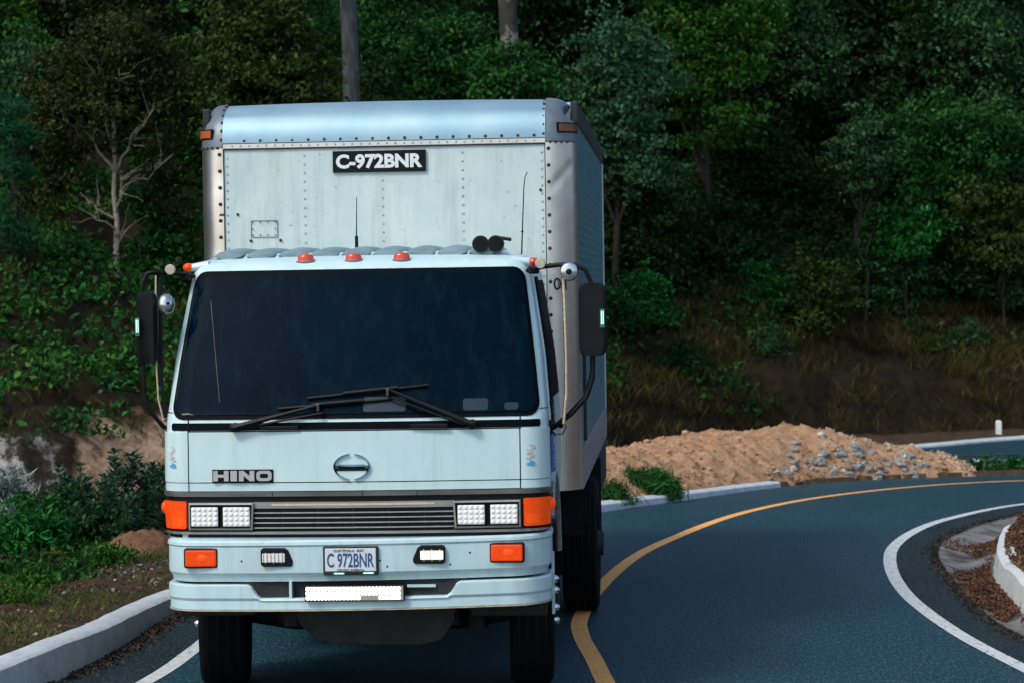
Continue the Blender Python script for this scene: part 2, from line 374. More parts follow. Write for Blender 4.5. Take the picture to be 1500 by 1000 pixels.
tag(kerb('retaining_kerb', lw, lambda t, p: .20 + .03*noise.noise(Vector((p[0]*2, p[1]*2, 0))), .16, pm('retaining_whitewash', (.56,.60,.62), (.68,.71,.72), scale=7, rough=.85, bump=.3, bscale=25, c3=(.16,.11,.075), s3=4, t3=(.62,.68)), lean=.07), 'low whitewashed retaining kerb holding back the brown soil bank at the right edge', 'retaining kerb')

# ------------------------------------------------------------------ foliage tools
RNG = np.random.default_rng(11)
def leaf_geo(Cn, L, Wd, bias=.5, outward=None, rng=RNG):
    k = len(Cn); nn = rng.normal(size=(k, 3)); nn[:,2] += bias
    if outward is not None: nn += outward
    nn /= np.linalg.norm(nn, axis=1)[:,None] + 1e-9
    a = np.cross(nn, rng.normal(size=(k, 3))); a[:,2] -= .25; a /= np.linalg.norm(a, axis=1)[:,None] + 1e-9
    b = np.cross(nn, a)
    sc = rng.uniform(.45, 1.6, (k, 1)); L = L*sc; Wd = Wd*sc
    V = np.stack([Cn - a*L/2, Cn + b*Wd/2 + nn*Wd*.2 - a*L*.05, Cn + a*L/2 - nn*L*.12, Cn - b*Wd/2 + nn*Wd*.2 - a*L*.05], 1)
    return V.reshape(-1, 3), np.arange(4*k).reshape(k, 4)
def crown_points(blobs, ncl, per, cr, rng=RNG, shell=.45, dens=None):
    """leaf positions: clusters spread through uneven ellipsoids, more of them towards the outside"""
    vol = np.array([b[3]*b[4]*b[5] for b in blobs])**.7; pick = rng.choice(len(blobs), ncl, p=vol/vol.sum())
    Bq = np.array(blobs)[pick]
    d = rng.normal(size=(ncl, 3)); d /= np.linalg.norm(d, axis=1)[:,None]
    rr = (shell + (1-shell)*rng.random(ncl)**.6)*rng.uniform(.75, 1.28, ncl)
    cc = Bq[:,:3] + d*rr[:,None]*Bq[:,3:6] + rng.normal(size=(ncl,3))*cr*.45
    npl = rng.integers(int(per*.35), int(per*1.75), ncl)
    Cn = np.repeat(cc, npl, 0); w = rng.normal(size=Cn.shape)*np.array([1,1,.5])*np.repeat(cr*rng.uniform(.6, 1.35, ncl), npl)[:,None]*.55
    return Cn + w, np.repeat(d, npl, 0), cc
def limb_path(a, b, wob, k=6, rng=RNG):
    a, b = np.array(a, float), np.array(b, float); L = np.linalg.norm(b-a)
    P = [a + (b-a)*t + (rng.normal(size=3)*wob*L*math.sin(PI*t)) for t in np.linspace(0, 1, k)]; return P

LEAF = dict(
 dark = pm('leaf_dark', (0.0073,0.0268,0.0073), (0.0195,0.0561,0.0146), 1.3, rough=.55, island=.55, spec=.15, trans=.25),
 olive = pm('leaf_olive', (.017,.038,.007), (.040,.070,.014), 1.5, rough=.55, island=.55, spec=.15, trans=.25),
 rust = pm('leaf_rusty', (.014,.026,.006), (.034,.046,.010), 1.5, rough=.6, island=.55, spec=.12, trans=.25, c3=(.15,.075,.02), s3=1.6, t3=(.62,.74)),
 emerald = pm('leaf_emerald', (.007,.075,.012), (.020,.140,.026), 1.5, rough=.5, island=.55, spec=.15, trans=.25),
 green = pm('leaf_green', (.010,.056,.010), (.026,.108,.020), 1.5, rough=.5, island=.55, spec=.15, trans=.25),
 grey = pm('leaf_grey_green', (0.0183,0.0610,0.0207), (0.0415,0.1098,0.0366), 1.5, rough=.55, island=.5, spec=.15, trans=.2),
 blue = pm('leaf_pale_green', (0.0268,0.0903,0.0366), (0.0610,0.1586,0.0671), 1.5, rough=.5, island=.5, spec=.2, trans=.2),
 bright = pm('leaf_bright', (.015,.080,.009), (.050,.140,.016), 1.5, rough=.5, island=.5, spec=.15, trans=.25),
 pine = pm('needle_green', (.005,.042,.014), (.010,.068,.022), 1.5, rough=.6, island=.4, spec=.1),
 dry = pm('dry_grass_blade', (.034,.030,.009), (.078,.064,.020), 1.5, rough=.8, island=.5, spec=.05),
)
BARK = dict(
 pale = pm('bark_pale', (.17,.15,.11), (.36,.33,.26), 9, rough=.85, bump=.5, bscale=30),
 grey = pm('bark_grey', (.03,.036,.04), (.085,.095,.10), 14, rough=.9, bump=.9, bscale=30, stretch=(1,1,.25)),
 mottled = pm('bark_mottled', (.022,.020,.018), (.045,.04,.034), 8, rough=.9, bump=.8, bscale=25, c3=(.16,.17,.155), s3=3.2, t3=(.54,.60)),
 brown = pm('bark_brown', (.011,.009,.006), (.027,.022,.016), 14, rough=.9, bump=.6, bscale=30),
)
def tree(name, label, cat, px, Y, blobs, leaf, bark='brown', ncl=150, per=50, cr=.32, L=.11, Wd=.055, trunk_r=.07, group=None, limbs=None, nl=7, top=None, yoff=0, shell=.45):
    """blobs are (dx, dz above the foot, rx, rz) in metres; foot stands on the slope at column px, depth Y"""
    L, Wd, per = L*.8, Wd*.8, int(per*1.4)
    x = at(px, 400, Y)[0]; z = hz(x, Y) - .08
    root = empty(name, (x, Y, z)); tag(root, label, cat, group)
    bl = [(dx, yoff + RNG.uniform(-.2, .2)*rx, dz, rx, rx*.9, rz) for dx, dz, rx, rz in blobs]
    Cn, d, cc = crown_points(bl, ncl, per, cr, shell=shell)
    V, F = leaf_geo(Cn, L, Wd, 1.0, d*.5); fastmesh('crown', V, F, LEAF[leaf], root)
    M = MB(); H = top or max(b[2] + b[5]*.5 for b in bl)
    lean = bl[-1][0]
    tp = limb_path((0,0,0), (lean if not limbs else -.03, 0, H), .02 if not limbs else .006, 8); M.tube(tp, np.linspace(trunk_r, trunk_r*.25, 8), 8)
    if limbs:
        for a, b, r in limbs:
            M.tube(limb_path(a, b, .03, 7), np.linspace(r, r*.3, 7), 6)
            for q in range(6):
                t = RNG.uniform(.45, .95); s_ = np.array(a)+(np.array(b)-np.array(a))*t
                M.tube(limb_path(s_, s_ + RNG.normal(size=3)*.16 + np.array([np.sign(b[0]-a[0])*.1, 0, .16]), .06, 4), np.linspace(r*.32, r*.08, 4), 5)
    else:
        for c in cc[RNG.choice(len(cc), min(nl, len(cc)), replace=False)]:
            t = RNG.uniform(.3, .8); s_ = tp[int(t*7)]
            M.tube(limb_path(s_, c, .06, 5), np.linspace(trunk_r*.45, trunk_r*.1, 5), 5)
    M.build('trunk', BARK[bark], root, smooth=60)
    return root
def ptree(name, label, cat, Y, foot_px, crowns, leaf, **kw):
    """crowns given as picture ellipses (px, py, rx, ry) at depth Y"""
    x = at(foot_px, 400, Y)[0]; z = hz(x, Y) - .08; s = Y/FPX; bl = []
    for px, py, rx, ry in crowns:
        p = at(px, py, Y); bl.append((p[0]-x, p[2]-z, rx*s, ry*s))
    return tree(name, label, cat, foot_px, Y, bl, leaf, **kw)
# ------------------------------------------------------------------ the truck
TH = rad(3.84)
M_ = dict(
 white = pm('cab_paint', (.51,.69,.72), (.57,.745,.765), scale=2.5, rough=.32, spec=.5, coat=.3, c3=(.36,.41,.40), s3=14, t3=(.68,.78), streak=((.34,.40,.39), .40)),
 boxw = pm('panel_paint', (.50,.62,.62), (.61,.71,.70), scale=3, rough=.5, spec=.4, c3=(.20,.23,.22), s3=30, t3=(.63,.70), streak=((.32,.36,.33), .60)),
 bump = pm('bumper_paint', (.46,.64,.675), (.52,.69,.72), scale=3, rough=.38, spec=.5, coat=.2, c3=(.33,.35,.32), s3=9, t3=(.64,.78), streak=((.33,.36,.33), .5)),
 alu = pm('aluminium', (.66,.64,.60), (.80,.78,.75), scale=5, rough=.33, metal=1, c3=(.34,.30,.26), s3=6, t3=(.64,.76), bump=.04, bscale=8),
 cap = pm('cap_sheet', (.26,.43,.52), (.34,.50,.57), scale=3, rough=.5, metal=.6, c3=(.45,.43,.38), s3=9, t3=(.64,.76)),
 casting = pm('casting_grey', (.12,.16,.19), (.18,.22,.25), scale=6, rough=.45, metal=.4, c3=(.30,.28,.25), s3=9, t3=(.66,.74)),
 side = pm('side_sheet', (.09,.22,.26), (.13,.28,.32), scale=4, rough=.45, metal=.5, c3=(.5,.5,.5), s3=16, t3=(.66,.76)),
 rail = pm('side_rail', (.014,.018,.02), (.03,.035,.038), scale=8, rough=.6, metal=.4),
 black = pm('black_plastic', (.0025,.004,.005), (.006,.008,.009), scale=9, rough=.5, spec=.2),
 rubber = pm('rubber', (.004,.004,.005), (.008,.008,.008), scale=12, rough=.8, spec=.25),
 glass = pm('dark_glass', (.0003,.008,.017), (.0003,.005,.011), 1.2, rough=.05, spec=.05, streak=((.004,.022,.034), .7)),  # paler streaks in the colour stand in for faint reflections and interior
 sglass = pm('side_glass', (.001,.006,.010), rough=.4, spec=.02),
 seal = pm('rubber_seal', (.0015,.004,.006), rough=.6, spec=.05),
 satin = pm('satin_trim', (.26,.26,.25), (.38,.38,.36), scale=30, rough=.4, metal=.7, stretch=(.1,1,1)),
 chrome = pm('chrome', (.27,.36,.42), rough=.1, metal=1), nut = pm('nut_chrome', (.75,.80,.82), rough=.12, metal=1), chrome_refl = pm('chrome_dark_reflection', (.006,.010,.014), rough=.4, spec=.2), ribgrey = pm('roof_rib_grey', (.13,.22,.25), (.22,.32,.35), 6, rough=.5),
 amber = pm('amber_lens', (.74,.050,.004), (.80,.075,.005), scale=20, rough=.3, spec=.25, coat=.12, emit=(1,.09,.005), estr=.10),
 amber_in = pm('amber_lens_core', (.80,.085,.007), rough=.3, spec=.2, emit=(1,.11,.007), estr=.12),
 red = pm('marker_lens', (.55,.045,.012), rough=.2, coat=.5, emit=(1,.08,.02), estr=.03),
 lens = pm('lamp_lens', (.80,.84,.80), (.88,.90,.86), scale=60, rough=.15, coat=.6),
 led = pm('led_lens', (.88,.90,.84), rough=.3, coat=.3),
 warm = pm('fog_lens_lit', (.9,.8,.65), rough=.3, emit=(1,.78,.56), estr=.38),
 cool = pm('fog_lens', (.70,.68,.64), rough=.25, emit=(1,.9,.85), estr=.05),
 bar = pm('light_bar_lit', (1,1,1), rough=.3, emit=(1,.96,.86), estr=4.0),
 frame = pm('chassis_paint', (.007,.009,.009), (.018,.02,.019), scale=7, rough=.75, bump=.3, bscale=30),
 pan = pm('sump_metal', (.010,.014,.014), (.026,.033,.031), scale=9, rough=.6, metal=.3, bump=.2, bscale=20),
 ink = pm('black_ink', (.003,.005,.006), rough=.6, spec=.2),
 paper = pm('white_print', (.70,.76,.78), rough=.5),
 plate = pm('plate_white', (.62,.68,.70), rough=.4),
 plateblue = pm('plate_blue', (.012,.075,.22), rough=.45),
 badge = pm('badge_metal', (.42,.44,.42), (.52,.54,.52), 30, rough=.45, metal=.4),
 blue = pm('blue_sticker', (.02,.10,.32), (.03,.14,.38), 20, rough=.5),
 cyan = pm('cyan_sticker', (.06,.36,.62), rough=.5),
 faded = pm('faded_sticker', (.42,.44,.40), (.60,.58,.50), 35, rough=.6),
 tan = pm('worn_hose', (.42,.30,.20), (.60,.50,.38), 18, rough=.7),
 disc = pm('reflector_disc', (.40,.36,.28), (.5,.46,.38), 12, rough=.5),
 mirror = pm('mirror_shell', (.55,.58,.58), rough=.25, metal=.9),
 refl = pm('reflector_strip', (.55,.80,.70), rough=.2, emit=(.6,1,.85), estr=.25),  # slight glow stands in for light thrown back by the reflectors
 green = pm('reflector_green', (.02,.16,.12), rough=.4),
 dirt = pm('grey_skirt', (.22,.21,.21), (.32,.29,.28), 6, rough=.7, c3=(.30,.17,.15), s3=5, t3=(.52,.60)),
 dtrim = pm('dark_trim', (.10,.10,.10), (.18,.18,.17), scale=30, rough=.4, metal=.6, stretch=(.1,1,1)),
 slat = pm('bright_slat', (.38,.40,.40), (.52,.54,.53), scale=30, rough=.35, metal=.8),
 strip = pm('grille_trim_strip', (.52,.42,.30), (.68,.56,.42), 40, rough=.5),
)
truck = empty('box_truck', (-.91, 13.434, 0), -TH)
tag(truck, 'pale blue white box truck driving round the bend with its lower light bar lit', 'truck')

# ---- cab shell: rings of z, walked by arc length s from the middle of the front
CWZ = ([.98,1.25,1.65,2.0,2.48,2.54,2.58,2.60], [1.075,1.092,1.09,1.06,.985,.96,.90,.84])
CFZ = ([.98,1.6,1.66,1.70,2.485,2.53,2.565,2.60], [.09,.10,.11,.13,.42,.45,.53,.70])
BUL = .05; CBACK = 1.72
def cab_pt(s, z, off=0.0):
    w = np.interp(z, *CWZ); f = np.interp(z, *CFZ); r = .15; flat = w - r; a = abs(s); sg = 1 if s >= 0 else -1
    if a <= flat: x, y = a, f + BUL*(a/flat)**2; nx, ny = 2*BUL*a/flat**2*.9, -1
    elif a <= flat + r*PI/2:
        t = (a-flat)/r; x, y = flat + r*math.sin(t), f + BUL + r*(1-math.cos(t)); nx, ny = math.sin(t), -math.cos(t)
    else: x, y = w, f + BUL + r + a - flat - r*PI/2; nx, ny = 1, 0
    l = math.hypot(nx, ny); return (sg*(x + off*nx/l), y + off*ny/l, z)
def cab_s(y, z):                       # arc length of the point of the side at depth y
    w = np.interp(z, *CWZ); f = np.interp(z, *CFZ); r = .15
    return w - r + r*PI/2 + (y - (f + BUL + r))
def patch(M, sa, sb, za, zb, off, rc=0.0, nz=10, ns=24, depth=.012, samp=None):
    """raised sheet on the cab shell between arc lengths sa(z)..sb(z), with returned edges; rc rounds its corners"""
    fa = sa if callable(sa) else (lambda z: sa); fb_ = sb if callable(sb) else (lambda z: sb)
    if rc: zs = np.r_[za + rc*(1-np.cos(np.linspace(0, PI/2, 6))), np.linspace(za+rc, zb-rc, nz)[1:-1], zb - rc*(1-np.cos(np.linspace(PI/2, 0, 6)))]
    else: zs = np.linspace(za, zb, nz)
    rows = []
    for z in zs:
        ins = 0
        if rc:
            q = max(0, za+rc-z, z-(zb-rc)); ins = rc - math.sqrt(max(0, rc*rc-q*q))
        rows.append([cab_pt(s, z, off) for s in np.linspace(fa(z)+ins, fb_(z)-ins, ns)])
    rows2 = [[cab_pt(s, z, off-depth) for s in np.linspace(fa(z)+(0 if not rc else rc-math.sqrt(max(0, rc*rc-max(0,za+rc-z,z-(zb-rc))**2))), fb_(z)-(0 if not rc else rc-math.sqrt(max(0, rc*rc-max(0,za+rc-z,z-(zb-rc))**2))), ns)] for z in zs]
    A_ = np.array(rows); B_ = np.array(rows2)
    M.grid(A_)
    ea = np.concatenate([A_[0], A_[1:,-1], A_[-1,::-1][1:], A_[1:-1,0][::-1]]); eb = np.concatenate([B_[0], B_[1:,-1], B_[-1,::-1][1:], B_[1:-1,0][::-1]])
    M.grid(np.array([ea, eb]), True); return M

zs = [.98,1.1,1.25,1.45,1.6,1.66,1.70,1.85,2.0,2.2,2.4,2.485,2.53,2.55,2.565,2.585,2.60]
loops = []
for z in zs:
    w = np.interp(z, *CWZ); flat = w-.15; sm = cab_s(CBACK, z)
    h = np.r_[np.linspace(0, flat, 14), np.linspace(flat, flat+.15*PI/2, 10)[1:], np.linspace(flat+.15*PI/2, sm, 6)[1:]]
    loops.append([cab_pt(s, z) for s in np.r_[-h[::-1], h[1:]]])
Mc = MB(); Mc.loft(loops); cab = Mc.build('cab', M_['white'], truck, smooth=38)
# raised front skin: centre flap and corner skins, leaving dark seams between
Mp = MB(); patch(Mp, -.934, .934, 1.312, 1.594, .012, ns=40); patch(Mp, -.934, .934, 1.262, 1.306, .009, ns=40, nz=3)
Mp.build('front_flap', M_['white'], truck, smooth=30)
Mp = MB()
for a, b in ((-1.15, -.942), (.942, 1.15)):
    patch(Mp, a, b, 1.312, 1.594, .012); patch(Mp, a, b, 1.262, 1.306, .009, nz=3)
Mp.build_each('corner_skin', M_['white'], truck, smooth=30)
Mp = MB(); patch(Mp, -.940, .940, 1.25, 1.60, .004, ns=40); patch(Mp, -.943, -.9365, 1.25, 1.672, .006, ns=2); patch(Mp, .9365, .943, 1.25, 1.672, .006, ns=2)
Mp.build('panel_seam', M_['black'], truck)
Mp = MB(); patch(Mp, -1.045, 1.06, 1.603, 1.645, .006, rc=.012, ns=40, nz=5); Mp.build('wiper_recess', M_['seal'], truck)
Mp = MB(); patch(Mp, -1.175, -1.05, 1.700, 1.704, .003, nz=2); patch(Mp, 1.06, 1.175, 1.700, 1.704, .003, nz=2); Mp.build_each('pillar_joint', M_['black'], truck)
# windscreen
wsl = lambda e: (lambda z: -(np.interp(z, [1.68, 2.48], [1.025, .932]) + e)); wsr = lambda e: (lambda z: np.interp(z, [1.68, 2.48], [1.035, .945]) + e)
Mw = MB(); patch(Mw, wsl(.0), wsr(.0), 1.690, 2.474, .012, rc=.07, nz=22, ns=48); ws = Mw.build('windscreen', M_['glass'], truck, smooth=60)
Mw = MB(); patch(Mw, wsl(.028), wsr(.028), 1.664, 2.500, .006, rc=.085, nz=22, ns=48); Mw.build('seal', M_['seal'], ws, smooth=60)
Mw = MB(); patch(Mw, wsl(.008), lambda z: wsl(.008)(z)+.012, 1.78, 2.40, .014, nz=8, ns=2); Mw.build('edge_trim', M_['black'], ws)
Mw = MB()
patch(Mw, lambda z: -.845 + (2.33-z)*.145, lambda z: -.842 + (2.33-z)*.145, 1.76, 2.33, .0132, nz=14, ns=2, depth=.002)
Mw.build('glass_scratch', pm('scratch', (.004,.014,.018), (.03,.05,.05), 9, rough=.5), ws)
# papers on the dashboard seen as pale patches low in the glass
pap = pm('dash_paper', (.003,.024,.042), (.002,.014,.026), 6, rough=.3)
for a, b, c, d_ in ((.06, .30, 1.70, 1.78), (.62, .76, 1.70, 1.765), (.85, .93, 1.70, 1.74)):
    Mw = MB(); patch(Mw, a, b, c, d_, .0135, rc=.015, nz=4, ns=6, depth=.002); Mw.build('dash_paper', pap, ws)
# side doors and side windows
for sg in (-1, 1):
    q = (lambda a, b: (a, b)) if sg > 0 else (lambda a, b: ((lambda z: -b(z)), (lambda z: -a(z))))
    Md = MB(); a, b = q(lambda z: cab_s(.42+max(0, z-1.7)*.30, z), lambda z: cab_s(1.56, z)); patch(Md, a, b, 1.27, 2.47, .010, rc=.03, nz=20, ns=14)
    door = Md.build('door', M_['white'], truck, smooth=40)
    Md = MB(); a, b = q(lambda z: cab_s(.50+max(0, z-1.74)*.30, z), lambda z: cab_s(1.48, z)); patch(Md, a, b, 1.74, 2.42, .016, rc=.04, nz=18, ns=12); Md.build('side_window', M_['sglass'], door, smooth=60)
    Md = MB(); a, b = q(lambda z: cab_s(.46+max(0, z-1.74)*.30, z), lambda z: cab_s(.66+max(0, z-1.74)*.30, z)); patch(Md, a, b, 1.70, 2.44, .020, nz=12, ns=3); Md.build('window_frame', M_['seal'], door)
    Md = MB(); a, b = q(lambda z: cab_s(1.34, z), lambda z: cab_s(1.50, z)); patch(Md, a, b, 1.52, 1.57, .030, rc=.01, nz=4, ns=4, depth=.03); Md.build('handle', M_['black'], door)
    if sg > 0:
        Md = MB(); patch(Md, lambda z: cab_s(.42, z), lambda z: cab_s(.66, z), 1.585, 1.735, .022, rc=.01, nz=4, ns=5); st = Md.build('black_sticker', M_['ink'], door)
        Md = MB()
        for k in range(3): patch(Md, lambda z: cab_s(.50, z), lambda z: cab_s(.60, z), 1.62+k*.032, 1.64+k*.032, .0235, nz=2, ns=3, depth=.001)
        Md.build('sticker_print', pm('grey_print', (.2,.24,.27), rough=.5), st)
        Md = MB(); patch(Md, lambda z: cab_s(.30, z), lambda z: cab_s(.54, z), 1.335, 1.55, .0265, rc=.006, nz=4, ns=6); st = Md.build('blue_sticker', M_['blue'], door)
        Md = MB(); patch(Md, lambda z: cab_s(.33, z), lambda z: cab_s(.51, z), 1.455, 1.462, .028, nz=2, ns=3, depth=.001)
        for k in range(4): patch(Md, lambda z: cab_s(.34, z), lambda z: cab_s(.40+.03*(k % 2)+.05, z), 1.36+k*.022, 1.368+k*.022, .028, nz=2, ns=3, depth=.001)
        for dz in (0, .05): patch(Md, lambda z, dz=dz: cab_s(.36+dz, z), lambda z, dz=dz: cab_s(.385+dz, z), 1.48, 1.53, .028, nz=2, ns=2, depth=.001)
        Md.build('sticker_print', M_['paper'], st)
# small peeling stickers on both corner skins
for s0, zc in ((-1.03, 1.46), (.995, 1.455)):
    Ms = MB()
    for k in range(9):
        dx, dz = random.uniform(-.016, .016), .045 - k*.009; w_ = random.uniform(.008, .016)
        patch(Ms, s0+dx-w_, s0+dx+w_, zc+dz-.004, zc+dz+.007, .0145+.0002*k, rc=.003, nz=3, ns=4, depth=.002)
    fs_ = Ms.build('peeling_sticker', M_['faded'], truck)
    Ms = MB()
    for dx, w_, dz, hh in ((-.012,.011,-.058,.012), (.006,.014,-.062,.010), (.0,.007,-.046,.012), (.014,.006,-.050,.008)): patch(Ms, s0+dx-w_, s0+dx+w_, zc+dz-hh/2, zc+dz+hh/2, .0165+dx*.02, rc=.002, nz=3, ns=3, depth=.002)
    Ms.build('sticker_print', M_['cyan'], fs_)

# trim band, grille, lamps
Mt = MB(); patch(Mt, -1.16, 1.16, 1.232, 1.258, .020, rc=.006, ns=50, nz=4, depth=.03); tb = Mt.build('trim_band', M_['dtrim'], truck, smooth=40)
Mt = MB()
for s_ in (-.455, .055, .36): patch(Mt, s_-.002, s_+.002, 1.233, 1.257, .0215, nz=2, ns=2, depth=.003)
Mt.build_each('trim_joint', M_['black'], tb)
Mt = MB(); patch(Mt, -1.17, 1.17, 1.0, 1.233, .004, ns=50, depth=.004); Mt.build('front_recess', M_['black'], truck)
grille = MB(); gy = .078
G1 = MB(); patch(G1, -.565, .565, 1.165, 1.200, .018, ns=30, nz=3, depth=.02); gr = G1.build('grille', M_['satin'], truck, smooth=30)
G1 = MB(); patch(G1, -.46, .455, 1.180, 1.190, .021, ns=30, nz=2, depth=.003); G1.build('trim_strip', M_['strip'], gr)
for z in (1.136, 1.108, 1.080, 1.052):
    G1 = MB(); patch(G1, -.563, .563, z, z+.0065, .018, ns=30, nz=3, depth=.010); G1.build('slat', M_['slat'], gr)
G1 = MB()
for s_ in (-.40, -.2, 0, .2, .40): patch(G1, s_-.003, s_+.003, 1.03, 1.165, .010, ns=2, nz=2)
G1.build_each('grille_bar', M_['rail'], gr)
G1 = MB(); patch(G1, -1.12, 1.12, 1.020, 1.034, .022, ns=50, nz=3, depth=.03); G1.build('lower_trim', M_['satin'], truck)
for sg in (-1, 1):
    cx = sg*.748
    H_ = MB()                                     # housing: chamfered frame, wider inner side
    out = [(-.185,.0), (-.175,.012), (.0,.012)]
    xi, xo = sg*.558, sg*.938
    def fr(e): return [(xi + sg*(e+.012), 1.045+e), (xo - sg*(e), 1.045+e), (xo - sg*e, 1.198-e), (xi + sg*(e+.004), 1.198-e)]
    a, b = fr(0), fr(.010)
    yy = lambda x: .062 + BUL*(abs(x)/.93)**2
    H_.loft([[(x, yy(x)+.04, z) for x, z in a], [(x, yy(x)-.008, z) for x, z in a], [(x, yy(x)-.010, z) for x, z in b], [(x, yy(x)+.03, z) for x, z in b]], cap=False)
    hl = H_.build('headlight_unit', M_['satin'], truck)
    H_ = MB(); f9 = fr(.009); H_.loft([[(x, yy(x)+.018, z) for x, z in f9], [(x, yy(x)+.06, z) for x, z in f9]])
    H_.build('housing', M_['black'], hl)
    for k in (0, 1):
        x0 = (sg*.928 if k else sg*.745); x1 = x0 - sg*.166
        xa, xb = min(x0, x1), max(x0, x1); y = min(yy(xa), yy(xb)) + .004
        H_ = MB(); H_.box(xa, xb, y, y+.05, 1.058, 1.180); lp = H_.build('headlamp', M_['black'], hl, bevel=.008)
        H_ = MB(); H_.box(xa+.006, xb-.006, y-.004, y+.01, 1.064, 1.174); lp2 = H_.build('headlamp_lens', M_['lens'], hl, bevel=.006)
        H_ = MB()
        nx_, nz_ = 5, 4
        for i in range(nx_):
            for j in range(nz_):
                H_.dome((xa+.006+(i+.5)*(xb-xa-.012)/nx_, y-.0045, 1.064+(j+.5)*.110/nz_), .0125, (0,-1,0), .32, 8)
        H_.build('led_cells', M_['led'], hl, smooth=80)
    # corner turn light
    H_ = MB(); s0, s1 = (.952, 1.135) if sg > 0 else (-1.135, -.952)
    patch(H_, s0, s1, 1.050, 1.205, .022, rc=.010, nz=6, ns=14, depth=.03); tl = H_.build('turn_light', M_['amber'], truck, smooth=50)
    H_ = MB(); sc_ = sg*1.0; patch(H_, sc_-.035, sc_+.035, 1.062, 1.115, .0235, rc=.012, nz=4, ns=6, depth=.003); H_.build('lens_core', M_['amber_in'], tl)
    H_ = MB(); p = cab_pt(sg*1.135, 1.15, .02); H_.blob((p[0]-sg*.0, p[1]+.02, p[2]+.012), (.028,.032,.038), 0, 2); H_.build('side_repeater', M_['amber'], tl, smooth=80)
    H_ = MB(); s2 = cab_s(.5, 1.1); a, b = (1.14, s2) if sg > 0 else (-s2, -1.14); patch(H_, a, b, 1.02, 1.21, .016, nz=4, ns=10); H_.build('wing_trim', M_['black'], truck)
    # wheel arch lip curving up behind the turn light
    H_ = MB(); arc = [(sg*1.10, .34 + .95*(1-math.cos(t))*.42, .93 + .38*math.sin(t)) for t in np.linspace(0, PI, 14)]
    H_.tube([(sg*1.095, .36 + .80*u, .80 + .50*math.sin(PI*min(1, .12+u*.88))**.6) for u in np.linspace(0, 1, 14)], .022, 8); H_.build('wheel_arch', M_['satin'], truck, smooth=60)

# emblem: two open crescents joined by a bar
Me_ = MB(); cx, cz, rx, rz = -.005, 1.396, .108, .074; fy = .083
def ring_seg(t0, t1, n_=14):
    L_ = []
    for t in np.linspace(t0, t1, n_):
        u = (t-t0)/(t1-t0); th_ = .026*math.sin(PI*(.04+.92*u))**.8 + .002
        o_ = np.array([cx + rx*math.cos(t), cz + rz*math.sin(t)]); i_ = np.array([cx + (rx-th_)*math.cos(t), cz + (rz-th_*.9)*math.sin(t)])
        md = (o_+i_)/2
        mm = md*.5+o_*.5
        L_.append([(o_[0], fy+.012, o_[1]), (mm[0], fy-.016, mm[1]), (md[0]*.9+i_[0]*.1, fy-.004, md[1]*.9+i_[1]*.1), (md[0]*.8+i_[0]*.2, fy+.012, md[1]*.8+i_[1]*.2)])
    return L_
Me_.loft(ring_seg(rad(98), rad(262))); Me_.loft(ring_seg(rad(82), rad(-82)))
Me_.loft([[(cx-rx+.006, fy+.01, cz+.006), (cx-rx+.006, fy-.004, cz), (cx-rx+.006, fy+.01, cz-.006)], [(cx-rx+.04, fy+.01, cz+.016), (cx-rx+.04, fy-.016, cz), (cx-rx+.04, fy+.01, cz-.012)],
          [(cx+rx-.04, fy+.01, cz+.016), (cx+rx-.04, fy-.016, cz), (cx+rx-.04, fy+.01, cz-.012)], [(cx+rx-.006, fy+.01, cz+.006), (cx+rx-.006, fy-.004, cz), (cx+rx-.006, fy+.01, cz-.006)]])
em_ = Me_.build('emblem', M_['chrome'], truck, smooth=30)
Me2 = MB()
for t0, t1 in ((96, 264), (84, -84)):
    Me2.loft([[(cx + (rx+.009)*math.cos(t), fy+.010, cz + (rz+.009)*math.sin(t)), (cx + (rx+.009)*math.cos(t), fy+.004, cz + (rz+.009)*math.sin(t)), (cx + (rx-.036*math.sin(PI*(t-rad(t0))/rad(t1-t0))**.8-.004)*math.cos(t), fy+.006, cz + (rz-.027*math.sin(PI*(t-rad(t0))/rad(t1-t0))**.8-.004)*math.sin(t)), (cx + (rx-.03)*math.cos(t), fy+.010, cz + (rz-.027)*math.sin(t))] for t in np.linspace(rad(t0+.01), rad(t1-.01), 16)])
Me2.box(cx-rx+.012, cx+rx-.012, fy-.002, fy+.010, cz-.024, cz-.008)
Me2.build_each('emblem_reflection', M_['chrome_refl'], em_)  # dark pieces stand in for the black reflections in the chrome

# block badge lettering, four wide letters on a dark edge
def glyphs(x0, z0_, w, h, gap):
    out_ = []; wd = [w, w*.42, w, w]; x = x0
    for ch, ww in zip('HINO', wd):
        t = w*.30; k = h*.30
        if ch == 'H': ps = [[(0,0),(t,0),(t,h*.36),(ww-t,h*.36),(ww-t,0),(ww,0),(ww,h),(ww-t,h),(ww-t,h*.64),(t,h*.64),(t,h),(0,h)]]
        if ch == 'I': ps = [[(0,0),(ww,0),(ww,h),(0,h)]]
        if ch == 'N': ps = [[(0,0),(t,0),(t,h*.52),(ww-t,0),(ww,0),(ww,h),(ww-t,h),(ww-t,h*.48),(t,h),(0,h)]]
        if ch == 'O': ps = 'O'
        out_.append((ch, x, ww, ps)); x += ww + gap
    return out_, x - gap
gl, xe = glyphs(0, 0, 1, .62, .14)
sx = (.335)/(xe); bz = 1.3195; bx = -.792
Mb, Mk = MB(), MB(); by = .0795
def yb(x): return .0895 + BUL*(x/.94)**2 - .016
